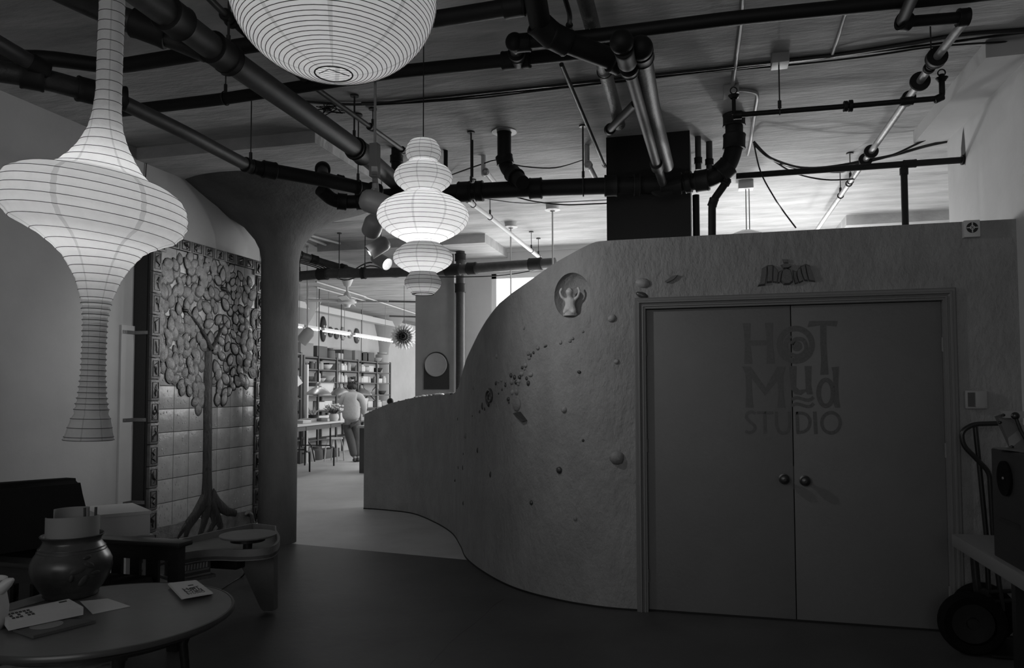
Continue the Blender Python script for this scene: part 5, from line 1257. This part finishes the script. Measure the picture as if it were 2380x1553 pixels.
# per shelf (top surface upwards): bay -> list of (fraction along bay, kind, tone, scale)
LAY = {
 0: [(0, .35, 'x', 'c', 1.5), (1, .3, 'x', 'd', 1.3), (1, .85, 'p', 'd', 1.6), (2, .25, 'x', 'm', .7), (2, .62, 'x', 'd', 1.2), (3, .1, 'x', 'c', 1.25), (3, .45, 'x', 'k', 1.1), (3, .8, 'x', 'd', 1.2), (4, .25, 'b', 'm', 1.2), (4, .7, 'p', 'm', 1.9)],
 1: [(0, .3, 'j', 'k', .9), (0, .9, 'j', 'd', 1), (1, .15, 'j', 'w', 1), (1, .36, 'j', 'm', 1.1), (1, .7, 'b', 'w', 1.2), (1, .92, 'x', 'k', .8), (2, .12, 't', 'k', .8), (2, .35, 'p', 'w', 1.1), (2, .58, 'j', 'w', 1), (2, .78, 'g', 'm', .9), (3, .12, 'j', 'w', .9), (3, .35, 'p', 'w', 1.2), (3, .62, 'b', 'w', 1.2), (3, .85, 'x', 'w', .8), (4, .3, 'b', 'k', 1.2), (4, .6, 'j', 'm', .7)],
 2: [(0, .6, 'b', 'd', 1.1), (1, .18, 'g', 'w', 1), (1, .42, 'b', 'w', .8), (1, .72, 'b', 'm', 1.4), (2, .1, 'j', 'w', .7), (2, .28, 'g', 'w', 1), (2, .45, 't', 'w', 1), (2, .6, 'j', 'w', 1), (2, .78, 'p', 'd', .8), (2, .92, 'b', 'w', .7), (3, .1, 't', 'w', .9), (3, .25, 'p', 'w', 1), (3, .5, 'x', 'w', .8), (3, .82, 'j', 'w', .9), (4, .15, 'j', 'w', 1), (4, .4, 'x', 'w', .6), (4, .62, 't', 'd', 1), (4, .85, 'j', 'w', 1.1)],
 3: [(0, .5, 'n', 'm', .9), (1, .5, 'n', 'w', 1.35), (2, .2, 'p', 'w', .8), (2, .75, 'x', 'd', .9), (3, .3, 'j', 'm', 1), (3, .7, 'b', 'm', 1.2), (4, .3, 't', 'd', 1), (4, .7, 'b', 'd', 1)],
 4: [(0, .5, 'x', 'm', 1.0), (1, .25, 'x', 'w', .9), (1, .7, 'x', 'w', 1.0), (2, .4, 'n', 'w', .9), (2, .85, 'n', 'w', .8), (3, .3, 'n', 'w', 1.1), (3, .8, 'x', 'w', .8), (4, .35, 'p', 'w', 1.2), (4, .75, 'x', 'm', .8)],
 5: [(0, .5, 'n', 'm', 1.2), (1, .2, 'n', 'w', .9), (1, .6, 'x', 'w', 1), (1, .88, 'g', 'w', 1), (2, .5, 'n', 'w', 1.1), (3, .5, 'n', 'm', 1.1), (4, .5, 'n', 'm', 1)],
}
SN = ['on top', 'on the second shelf', 'on the third shelf', 'on the fourth shelf', 'on the fifth shelf', 'on the sixth shelf']
BN = ['left end bay', 'second bay', 'middle bay', 'fourth bay', 'right end bay']
protos = {}
for lv, items in LAY.items():
    per = {}
    for it in items: per.setdefault(it[0], []).append(it)
    for (bay, fr, kd, tn, s_) in items:
        y = py_[bay] + (py_[bay + 1] - py_[bay]) * (.06 + .88 * fr); sib = sorted(per[bay], key=lambda q: q[1]); r_ = [q[1] for q in sib].index(fr)
        pos = '' if len(sib) == 1 else (' leftmost' if r_ == 0 else (' rightmost' if r_ == len(sib) - 1 else (' in the middle' if len(sib) == 3 else ' %s from left' % ('', 'second', 'third', 'fourth', 'fifth')[r_])))
        nm, cat = KIND[kd]; m_, tone = TONE[tn]; size = '' if .8 <= s_ <= 1.2 else ('small ' if s_ < .8 else 'big ')
        lab = '%s%s %s %s, %s%s%s' % (size, tone, nm.replace('_', ' '), SN[lv], BN[bay], ',' if pos else '', pos)
        x = XR - .2 + (.08 if kd not in 'xn' else 0)
        single(nm, SIZE[kd](s_)((x, y, levels[lv])), m_, lab, cat, 'pots and boxes on the steel rack', smooth=50)
# worktable with folding legs
q = onz(787, 1066, 0); yA = 12.7
tA, tB = onz(686, 988, .86), onz(800, 981, .86)
wt2 = thing('work_table', 'long pale studio worktable with black tubular folding legs', 'table', (-7.6, 14.2, 0))
corners = [onz(650, 990, .86), onz(706, 991, .86), onz(795, 981, .86), onz(792, 972, .86), onz(700, 972, .86)]
tx0, tx1 = -8.1, -7.45
cA = onz(708, 991, .86); cB = onz(797, 981.5, .86)
dirT = (cB - cA).normalized(); side = Vector((-dirT.y, dirT.x, 0))
if side.x > 0: side = -side
base = cA - dirT * 1.2
Q = [base, cB, cB + side * .75, base + side * .75]
MB().prism(Q, (0, 0, .035)).build('table_top', 'cream', wt2, 30, world=True)
MB().prism([p + Vector((0, 0, -.09)) for p in [base + side * .05, cB + side * .05, cB + side * .08, base + side * .08]], (0, 0, .09)).build('apron', 'rack_steel', wt2, world=True)
def folding(p, w=.62):
    a = p + side * .06; b = p + side * (w + .06)
    for k_, e in enumerate((a, b)):
        MB().tube(fillet([Vector((e.x, e.y, 0)) , Vector((e.x, e.y, .38)), Vector((e.x, e.y, .38)) - dirT * .18, Vector((e.x, e.y, .84)) - dirT * .18], .07), .017, 10).build('leg', 'metal_black', wt2, 60, world=True)
    MB().cyl(Vector((a.x, a.y, .42)) - dirT * .18, Vector((b.x, b.y, .42)) - dirT * .18, .012, 8).build('cross_bar', 'metal_black', wt2, world=True)
folding(cA + dirT * .35); folding(cA - dirT * .5); folding(cB - dirT * .3)
# things lying on the worktable
def on_t(px, py): p = onz(px, py, .895); return Vector((p.x, p.y, .896))
for (px, py, m_, lab) in ((700, 984, 'paper_white', 'stack of white paper at the near left end of the worktable'), (718, 980, 'item_grey', 'grey folded cloth on the worktable left of the cactus'), (742, 979, 'cardboard', 'flat dull tray in the middle of the worktable'), (757, 979, 'item_white', 'white low box on the worktable behind the dull tray')):
    p = on_t(px, py); single('paper_stack' if 'paper' in lab else ('folded_cloth' if 'cloth' in lab else 'tray' if 'tray' in lab else 'low_box'), MB().box((p.x, p.y, .896 + .03), (.25, .3, .06), bev=.01), m_, lab, 'paper' if 'paper' in lab else ('cloth' if 'cloth' in lab else 'tray' if 'tray' in lab else 'box'))
p = on_t(727, 974); cac = thing('spiky_plant', 'small spiky plant in a dark pot on the worktable', 'plant', (p.x, p.y, .896))
MB().lathe([(0, 0), (.09, 0), (.12, .09), (0, .08)], n=16).build('pot', 'item_black', cac)
mb = MB()
for i in range(14):
    a = random.uniform(0, 6.28); e = Vector((math.cos(a) * random.uniform(.03, .18), math.sin(a) * random.uniform(.03, .18), random.uniform(.16, .26))); mb.tube([(0, 0, .07), e * .6 + Vector((0, 0, .03)), e], [.012, .012, .003], 5)
mb.build('spikes', 'item_grey', cac)
p = on_t(776, 979); vs = thing('flower_vase', 'pale vase holding a bushy bunch of flowers on the worktable', 'flowers', (p.x, p.y, .896))
MB().lathe([(0, 0), (.07, 0), (.10, .06), (.09, .13), (.07, .15), (0, .14)], n=18).build('vase', 'item_white', vs, 60)
mb = MB()
for i in range(46):
    a, b_ = random.uniform(0, 6.28), random.uniform(0, 1); r_ = .17 * math.sqrt(random.random()); c_ = Vector((math.cos(a) * r_, math.sin(a) * r_, .24 + .12 * random.random() - r_ * .3)); mb.ell(c_, (.03, .03, .022), 7, 5)
mb.build('blossoms', 'item_white', vs, 60)
mb = MB()
for i in range(26):
    a = random.uniform(0, 6.28); r_ = random.uniform(.08, .24); mb.tube([(0, 0, .12), (math.cos(a) * r_ * .6, math.sin(a) * r_ * .6, .22), (math.cos(a) * r_, math.sin(a) * r_, random.uniform(.2, .36))], [.006, .01, .003], 4)
mb.build('stems', 'item_dark', vs)
# bags and bins under the table
for i, (px, py, kd, m_, lab) in enumerate([(700, 1032, 'x', 'item_dark', 'dark box under the worktable at the column side'), (722, 1034, 'p', 'item_grey', 'crumpled pale bag under the worktable beside the dark box'), (741, 1030, 'p', 'item_dark', 'dark round bucket under the middle of the worktable'), (760, 1024, 'x', 'item_dark', 'grey crate under the worktable behind the white stool'), (776, 1022, 'x', 'item_black', 'black box under the far end of the worktable')]):
    yy_ = onx(px, py, -8.1).y; p = Vector((-8.15 + .0, min(15.4, yy_ - .2), 0)); p.y = onx(px, 1045, -8.2).y; p.x = -8.2; single(('box', 'bag', 'bucket', 'crate', 'box')[i], SIZE[kd](1.0 if kd == 'x' else 1.9)((p.x - .1, p.y, .0)), m_, lab, ('box', 'bag', 'bucket', 'crate', 'box')[i], smooth=50)
# stools
def stool(px, py, hgt, rs, m1, m2, label, n=4, splay=.06):
    p = onz(px, py, 0); t = thing('stool', label, 'stool', (p.x, p.y, 0))
    MB().lathe([(0, hgt - .035), (rs, hgt - .035), (rs + .01, hgt - .02), (rs, hgt), (0, hgt)], n=28).build('seat', m1, t, 40)
    for i in range(n):
        a = R(45 + 360 / n * i); c_, s_ = math.cos(a), math.sin(a)
        MB().tube([(c_ * rs * .8, s_ * rs * .8, hgt - .03), (c_ * (rs * .9 + splay * .6), s_ * (rs * .9 + splay * .6), hgt * .6), (c_ * (rs * .9 + splay), s_ * (rs * .9 + splay), 0)], .015, 8).build('leg', m2, t, 60)
    return t
stool(777, 1072, .50, .17, 'item_white', 'cream', 'white round stool standing before the worktable')
s2 = stool(697, 1075, .52, .17, 'rack_steel', 'metal_black', 'black round stool half hidden by the column', 3, .16)
MB().ring((0, 0, .2), (0, 0, 1), .2, .01, 24, 6).build('foot_ring', 'metal_black', s2)
# desk end behind the partition
p = onz(842, 1098, 0); cb2 = thing('wooden_cabinet', 'dark wooden cabinet end showing beside the low partition end', 'cabinet', (p.x + .1, p.y + .3, 0))
q0_ = onz(835, 1100, 0); hz_ = zat(q0_.x, q0_.y, 990)
MB().bb((q0_.x, q0_.y, 0), (q0_.x + .5, q0_.y + .6, hz_ - .04)).build('cabinet_body', 'item_dark', cb2, world=True)
MB().bb((q0_.x - .04, q0_.y - .04, hz_ - .04), (q0_.x + .55, q0_.y + .62, hz_)).build('cabinet_top', 'cream', cb2, world=True)
p = onz(905, 935, 1.35) if False else ony(907, 933, 11.5); single('dark_globe', MB().ell((p.x, p.y, p.z), (.055, .055, .055), 16, 12), 'item_black', 'shiny dark ball just above the low end of the partition', 'ball')
sp_ = thing('ball_stand', 'thin stand holding the shiny dark ball behind the partition', 'stand', (p.x, p.y, 0)); MB().cyl((0, 0, 0), (0, 0, p.z - .055), .012, 8).build('pole', 'item_dark', sp_); MB().lathe([(0, 0), (.14, 0), (.14, .02), (0, .03)], n=20).build('base', 'item_dark', sp_)

# person seen from behind
pf = onz(818, 1074, 0)
per = thing('person', 'person in a loose pale shirt and dark trousers standing back turned at the worktable', 'person', (pf.x, pf.y, 0))
mat('skin', .3, .55); mat('hair', .015, .6); mat('shirt', .42, .85, bump=.8, bscale=9); mat('trousers', .09, .9, bump=.8, bscale=9); mat('shoe', .03, .6)
Rv = Vector((rt.x, rt.y, 0)); Fv = Vector((fw.x, fw.y, 0))
def B(x, y, z): v = Rv * x + Fv * y; return (v.x, v.y, z)
J = {'pel': (-.03, .02, .92), 'wa': (-.03, .02, 1.06), 'ch': (-.02, .03, 1.25), 'ne': (-.01, .06, 1.43), 'nk': (-.02, .10, 1.49), 'hd': (-.03, .14, 1.57), 'ht': (-.03, .14, 1.65),
     'ls': (-.19, .04, 1.37), 'le': (-.225, .10, 1.12), 'lw': (-.20, .32, .98), 'rs': (.17, .04, 1.37), 're': (.225, .10, 1.12), 'rw': (.18, .32, .98),
     'lh': (-.12, .02, .88), 'lk': (-.04, .06, .48), 'la': (.06, -.02, .08), 'rh': (.07, .02, .88), 'rk': (.07, .14, .48), 'ra': (.13, .02, .08), 'lt': (.05, .12, .03), 'rt': (.12, .16, .03)}
def nd(kk, r_, r2_=None): return B(*J[kk]) + ((r_, r2_ or r_))[:2]
names = ['pel', 'wa', 'ch', 'ne', 'nk', 'hd', 'ht', 'ls', 'le', 'lw', 'rs', 're', 'rw', 'lh', 'lk', 'la', 'rh', 'rk', 'ra', 'lt', 'rt']
rad = [.13, .12, .14, .075, .05, .082, .05, .055, .042, .028, .055, .042, .028, .085, .055, .038, .085, .055, .038, .032, .032]
E_ = [('pel', 'wa'), ('wa', 'ch'), ('ch', 'ne'), ('ne', 'nk'), ('nk', 'hd'), ('hd', 'ht'), ('ne', 'ls'), ('ls', 'le'), ('le', 'lw'), ('ne', 'rs'), ('rs', 're'), ('re', 'rw'), ('pel', 'lh'), ('lh', 'lk'), ('lk', 'la'), ('la', 'lt'), ('pel', 'rh'), ('rh', 'rk'), ('rk', 'ra'), ('ra', 'rt')]
nodes = [nd(n_, r_) for n_, r_ in zip(names, rad)]; edges = [(names.index(a), names.index(b)) for a, b in E_]
# palms, four fingers and a thumb
for sgn, w in ((-1, 'lw'), (1, 'rw')):
    wi = names.index(w); b0_ = J[w]; pm = len(nodes); nodes.append(B(b0_[0] - sgn * .01, b0_[1] + .07, b0_[2] - .02) + (.03, .018)); edges.append((wi, pm))
    for f_ in range(4):
        i0 = len(nodes); off_ = (f_ - 1.5) * .018; l_ = (.05, .06, .055, .042)[f_]
        nodes.append(B(b0_[0] - sgn * .01 + off_, b0_[1] + .10, b0_[2] - .03) + (.008, .008)); nodes.append(B(b0_[0] - sgn * .01 + off_, b0_[1] + .10 + l_, b0_[2] - .055) + (.007, .007))
        edges += [(pm, i0), (i0, i0 + 1)]
    i0 = len(nodes); nodes.append(B(b0_[0] - sgn * .045, b0_[1] + .08, b0_[2] - .03) + (.009, .009)); edges.append((pm, i0))
sk('body', nodes, edges, 'skin', per, 1)
hd = B(*J['hd'])
mb = MB().ell(Vector(hd) + Vector((0, 0, .035)), (.098, .112, .105), 20, 14, rz=YAW)
mb.ell(Vector(B(-.11, .14, 1.60)), (.04, .05, .05), 10, 8)
for i in range(50):
    a = random.uniform(0, 6.28); z = random.uniform(-.05, .1); mb.ell(Vector(hd) + Vector((math.cos(a) * .085, math.sin(a) * .09, .03 + z)), (.02, .02, .03), 6, 5)
for v in mb.v:
    if v.z < 1.545 and (v - Vector(hd)).dot(Fv) > 0: v.z = 1.545
mb.build('hair', 'hair', per, 70)
fc = MB()
for sx in (-1, 1): fc.ell(Vector(hd) + Rv * sx * .032 + Fv * .078 + Vector((0, 0, .005)), (.012, .01, .006), 8, 6)
fc.ell(Vector(hd) + Fv * .09 + Vector((0, 0, -.02)), (.012, .016, .02), 8, 6); fc.ell(Vector(hd) + Fv * .08 + Vector((0, 0, -.05)), (.022, .008, .005), 8, 6)
for sx in (-1, 1): fc.ell(Vector(hd) + Rv * sx * .085 + Vector((0, 0, -.01)), (.012, .02, .03), 8, 6)
fc.build('face', 'skin', per, 60)
sh = [('pel', (0, 0, -.09), .215, .16), ('wa', (0, 0, .02), .215, .155), ('ch', (0, -.005, .03), .2, .14), ('ne', (0, -.01, -.01), .10, .085), ('ls', (-.01, 0, 0), .09, .09), ('le', (-.01, 0, .02), .075, .075), ('lw', (0, -.06, .02), .05, .05), ('rs', (.01, 0, 0), .09, .09), ('re', (.01, 0, .02), .075, .075), ('rw', (0, -.06, .02), .05, .05)]
idx = {n_[0]: i for i, n_ in enumerate(sh)}
ns = [B(J[a][0] + o_[0], J[a][1] + o_[1], J[a][2] + o_[2]) + (r1__, r2__) for a, o_, r1__, r2__ in sh]
sk('shirt', ns, [(0, 1), (1, 2), (2, 3), (3, 4), (4, 5), (5, 6), (3, 7), (7, 8), (8, 9)], 'shirt', per, 2)
tr = [B(-.03, .02, .90) + (.16, .12), B(-.11, .03, .78) + (.12, .12), B(-.04, .06, .48) + (.105, .105), B(.06, -.01, .10) + (.085, .085), B(.07, .03, .80) + (.115, .115), B(.08, .12, .48) + (.09, .09), B(.13, .03, .10) + (.08, .08)]
sk('trousers', tr, [(0, 1), (1, 2), (2, 3), (0, 4), (4, 5), (5, 6)], 'trousers', per, 2)
for sx, a in ((0, 'la'), (1, 'ra')):
    c_ = Vector(B(J[a][0], J[a][1] + .06, .042)); MB().ell(c_, (.05, .13, .042), 14, 8, rz=YAW).build('shoe', 'shoe', per, 60)

# pendant lamps over the table: aluminium shades
for i, (px, py, cx2) in enumerate(((740, 905, 290), (792, 903, 0), (839, 906, 0), (881, 908, 0))):
    z = 1.78; d = ray(px, 915); y_ = (13.2, 15.3, 17.2, 19.6)[i]
    p = ony(px, 912, y_); zb = ony(px, 918, y_).z
    t = thing('pendant_lamp', 'aluminium dome pendant lamp low over the studio table, ' + ('nearest the column', 'behind the head of the person', 'just right of the person', 'farthest right of the row')[i], 'lamp', (p.x, p.y, zb), group=None)
    s_ = y_ / 13.2 * .5
    rr_ = (.25, .25, .27, .27)[i]
    MB().lathe([(rr_, 0), (rr_ * .98, .02), (rr_ * .8, .07), (rr_ * .45, .13), (.05, .16), (.045, .24), (.03, .25), (.03, .2), (rr_ * .4, .12), (rr_ * .78, .06), (rr_ * .96, .01)], n=28).build('shade', mat('alu', .3, .35, metal=.6), t, 60)
    MB().cyl((0, 0, .25), (0, 0, CEIL - zb), .008, 6).build('cord', 'wire_black', t)
    MB().ell((0, 0, .1), (.035, .035, .045), 10, 8).build('bulb', 'item_white', t)
# hook plates and light rods at the ceiling
for i, (px, py, y_) in enumerate(((698, 770, 0), (753, 880, 0))): pass
# fluorescent battens seen receding
mat('batten', .75, .4)
def batten(a, b, label, rods=True):
    a, b = Vector(a), Vector(b); d = (b - a).normalized(); c = (a + b) / 2; L = (b - a).length; rz = math.atan2(d.y, d.x)
    t = thing('fluorescent_light', label, 'light', (c.x, c.y, a.z), group=None)
    MB().box(c, (L, .08, .05), rz=rz).build('housing', 'batten', t, world=True)
    for s_ in (-1, 1):
        n_ = Vector((-d.y, d.x, 0)) * .022 * s_; MB().cyl(a + n_ + Vector((0, 0, -.04)) + d * .04, b + n_ + Vector((0, 0, -.04)) - d * .04, .009, 10).build('tube', 'tube_glow', t, 60, world=True)
    lamp('strip_light', 'AREA', tuple(c + Vector((0, 0, -.06))), 4, L * .95, (0, 0, rz), .03, parent=t)
    for q in (a + d * L * .2, b - d * L * .2): MB().cyl((q.x, q.y, a.z + .02), (q.x, q.y, CEIL), .006, 6).build('rod', 'cream_dull', t, world=True)
a1, a2, a3, a4 = onz(672, 763, 2.85), onz(760, 789, 2.85), onz(822, 806, 2.85), onz(914, 834, 2.85)
def onplane(px, py, z): p = onz(px, py, z); return p
xbat = a1.x
A1 = onx(672, 752, -7.6); A1 = Vector((-7.6, onx(660, 752, -7.6).y, 2.72))
def bat(px): return Vector((-7.5, onx(px, 800, -7.5).y, 2.75))
batten(bat(668), bat(702), 'fluorescent strip light in the studio, nearest the column')
batten(bat(708), bat(742), 'fluorescent strip light in the studio, second from the column')
batten(bat(750), bat(812), 'fluorescent strip light in the studio, third in the line')
batten(bat(822), bat(912), 'fluorescent strip light in the studio, farthest in the line')
def bat2(px): return Vector((-8.3, onx(px, 700, -8.3).y, 3.38))
single('ceiling_duct', MB().box((-8.5, 18.5, 3.36), (.2, 10.5, .14)), 'pipe_pale', 'pale boxed duct along the top of the studio wall', 'duct')
# near can spotlight in the studio
c5 = spot(712, 780, 2.28, -rt * .6 + Vector((0, 0, -.75)), .085, .24, 'pale can spotlight hanging alone in the studio beyond the column', m='cream', zt=CEIL)
# ornaments on the studio wall
for i, (px, py, w, h, m_, lab) in enumerate([(750, 765, .26, .62, 'item_black', 'tall dark mask with a white mark on the studio wall'), (767, 772, .22, .26, 'item_dark', 'small dark mask on the studio wall, first right of the tall one'), (781, 776, .22, .28, 'item_dark', 'hooked dark ornament on the studio wall, second right of the tall mask'), (796, 776, .24, .34, 'item_grey', 'pale oval mask on the studio wall'), (812, 777, .2, .22, 'item_grey', 'small pale ornament on the studio wall'), (828, 781, .28, .4, 'item_dark', 'oval mask with a pale cross at the right end of the wall row')]):
    p = onx(px, py, -8.84); t = thing('wall_mask', lab, 'mask', (p.x, p.y, p.z - h / 2))
    MB().ell((.02, 0, h / 2), (.05, w / 2, h / 2), 14, 10).build('face', m_, t, 60)
    mb = MB()
    for e in (-1, 1): mb.ell((.065, e * w * .18, h * .6), (.01, w * .1, h * .05), 8, 6)
    mb.ell((.065, 0, h * .3), (.01, w * .15, h * .04), 8, 6); mb.build('features', 'item_white' if i in (0, 5) else 'item_black', t)
# sunflower
p = ony(939, 783, 13.5); mat('petal_white', .9, .5); sf = thing('sunflower_ornament', 'big spiky ceramic sunflower hanging beside the dark far pillar', 'ornament', (p.x, p.y, p.z - .25))
for ring_, (n_, r0, r1, w_, m_) in enumerate(((22, .10, .27, .032, 'petal_white'), (20, .08, .235, .028, 'item_white'), (18, .02, .15, .022, 'item_dark'), (12, .01, .08, .02, 'item_black'))):
    for i in range(n_):
        a = 2 * PI * (i + .5 * (ring_ % 2)) / n_ + random.uniform(-.05, .05); u = Rv * math.cos(a) + Vector((0, 0, math.sin(a))); v = Rv * -math.sin(a) + Vector((0, 0, math.cos(a))); d_ = -Fv * (.02 + .03 * ring_)
        C_0 = Vector((0, 0, .25))
        mb = MB().add([C_0 + u * r0 + v * w_ * .5 + d_ * .5, C_0 + u * (r0 * .4 + r1 * .6) + v * w_ + d_, C_0 + u * r1 + d_ * .6, C_0 + u * (r0 * .4 + r1 * .6) - v * w_ + d_, C_0 + u * r0 - v * w_ * .5 + d_ * .5, C_0 + u * (r0 + r1) / 2 + d_ * 1.6 - Fv * .01], [(0, 1, 5), (1, 2, 5), (2, 3, 5), (3, 4, 5), (4, 0, 5), (0, 4, 3, 2, 1)])
        mb.build('petal', m_, sf, 0)
MB().ell((0, 0, .25), (.09, .09, .09), 16, 12).build('core', 'item_dark', sf, 60)
MB().cyl((0, 0, .4), (0, 0, CEIL - sf.location.z), .004, 6).build('wire', 'wire_black', sf)
# disc on the dark pillar with dark panel below
c_ = ony(1012, 848, 9.85); k_ = 9.85 / .968 / F
hd_ = thing('round_plaque', 'pale round platter leaning before a dark arched board on the far pillar', 'platter', (c_.x, 9.86, ony(1012, 880, 9.86).z))
MB().lathe([(0, .0), (.15, 0), (.165, .01), (.166, .02), (.155, .022), (.14, .012), (0, .01)], Vector((c_.x, 9.879, c_.z)), (0, -1, 0), 40).build('platter', mat('platter_grey', .3, .6, var=.1), hd_, 40, world=True)
bd = ony(1014, 880, 9.88); a_, b_ = ony(985, 905, 9.88), ony(1043, 905, 9.88)
pl2 = [Vector((a_.x, 9.88, a_.z)), Vector((b_.x, 9.88, b_.z)), Vector((b_.x, 9.88, c_.z))] + [Vector((c_.x + .175 * math.cos(t), 9.88, c_.z + .185 * math.sin(t))) for t in [PI * i / 12 for i in range(1, 12)]] + [Vector((a_.x, 9.88, c_.z))]
single('arched_board', MB().prism(pl2, (0, .02, 0)), 'item_black', 'black speckled arched board behind the pale platter on the pillar', 'board')
# rods and lamps behind the partition
def hang_lamp(px, py, label, y=None):
    a = onz(px, py, CEIL); t = thing('hanging_lamp', label, 'lamp', (a.x, a.y, 2.1))
    MB().lathe([(0, CEIL - 2.1), (.075, CEIL - 2.1), (.07, CEIL - 2.1 - .05), (.085, CEIL - 2.1 - .06), (.03, CEIL - 2.1 - .07)], n=24).build('canopy', 'cream', t, 40)
    MB().cyl((0, 0, .22), (0, 0, CEIL - 2.1 - .06), .009, 8).build('rod', 'cream', t)
    MB().ell((0, 0, .11), (.12, .12, .12), 20, 14).build('globe', mat('globe_glow', .9, .4, emit=3), t, 60)
    lamp('globe_light', 'POINT', (a.x, a.y, 2.21), GL, .13, parent=t)
    return t
GL = 90
hang_lamp(1284, 476, 'globe lamp on a thin rod behind the partition, nearer the pillar')
hang_lamp(1187, 517, 'globe lamp on a thin rod behind the partition, left one before the window')
a = onz(1815, 470, CEIL); 
dl = ony(1735, 541, 7.6); t = thing('dome_lamp', 'white dome lamp whose top just shows above the partition at right', 'lamp', (dl.x, 7.6, dl.z - .12))
MB().lathe([(.0, .145), (.06, .14), (.16, .10), (.22, .03), (.24, 0), (.22, .0), (.15, .09), (0, .12)], n=36).build('shade', mat('opal', .85, .4), t, 60)
MB().cyl((0, 0, .14), (0, 0, CEIL - t.location.z), .005, 8).build('cord', 'cream_dull', t)
MB().cyl((.03, 0, .14), (.03, 0, CEIL - t.location.z), .005, 8).build('cord', 'cream_dull', t)
MB().box((0, 0, CEIL - t.location.z - .04), (.14, .12, .08)).build('ceiling_box', 'cream', t)
for (fx, fy, lb_) in ((.75, 8.3, 'right of the black pillar'), (1.6, 9.0, 'near the right corner')):  # uplighters added out of sight to brighten the far ceiling
    fl = thing('floor_lamp', 'standing uplighter behind the partition ' + lb_, 'lamp', (fx, fy, 0))
    MB().lathe([(0, 0), (.15, 0), (.15, .02), (.02, .03), (.015, 2.1), (0, 2.1)], n=20).build('stand', 'metal_black', fl)
    MB().lathe([(.02, 2.08), (.10, 2.12), (.18, 2.2), (.185, 2.2), (.11, 2.11), (.02, 2.06)], n=28).build('bowl', 'metal_grey', fl, 60)
    lamp('uplight', 'POINT', (fx, fy, 2.25), 60 if fx < 1 else 16, .06, parent=fl)
# thin conduits above the studio, running to the back
for i, (x0, y0, x1, y1) in enumerate(((705, 543, 790, 566), (700, 548, 800, 585), (698, 560, 775, 588), (735, 655, 850, 690), (736, 668, 850, 700), (845, 690, 985, 735))):
    a, b = onz(x0, y0, CEIL - .03), onz(x1, y1, CEIL - .03); c = (a + b) / 2
    o = MB().cyl(a - c, b - c, .016, 8).build('ceiling_conduit', 'pipe_pale' if i % 2 else 'cream', None); o.location = c
    tag(o, 'pale conduit on the far ceiling, ' + ('uppermost by the column capital', 'second by the column capital', 'third by the column capital', 'left of the ceiling fan', 'passing the ceiling fan', 'right of the ceiling fan')[i], 'conduit')
for i, (x0, y0, x1, y1, lb_) in enumerate(((690, 508 + 4, 862, 506, 'crossing behind the spotlights'), (742, 698, 968, 702, 'below the fan'), (905, 735, 968, 737, 'beside the sunflower'), (740, 645, 968, 640, 'under the far main pipe'))):
    if i == 0: a, b = onz(742, 518, CEIL - .03), onz(862, 507, CEIL - .03)
    elif i == 3: continue
    else: a = onz(x0, y0, CEIL - .03); b = onz(x1, y1, CEIL - .03)
    c = (a + b) / 2; o = MB().cyl(a - c, b - c, .02, 8).build('thin_pipe', 'pipe_grey' if i else 'cream_dull', None); o.location = c; tag(o, 'thin pipe on the far ceiling ' + lb_, 'pipe')
# ceiling fan
p = onz(807, 650, CEIL); fn = thing('ceiling_fan', 'white ceiling fan far back above the studio, seen edge-on', 'fan', (p.x, p.y, 2.85))
zf = zat(p.x, p.y, 697); fn.location.z = zf; h_ = CEIL - zf
MB().lathe([(0, h_), (.11, h_), (.06, h_ - .12), (.02, h_ - .14), (.02, .15), (.05, .13), (.09, .02), (.17, 0), (.17, -.06), (.07, -.09), (.05, -.14), (0, -.14)], n=24).build('motor', 'white_paint', fn, 50)
for i in range(4):
    a = R(20 + 90 * i); mb = MB().box((math.cos(a) * .45, math.sin(a) * .45, -.02), (.6, .14, .012), rz=a, rx=.15); mb.build('blade', 'cream', fn)
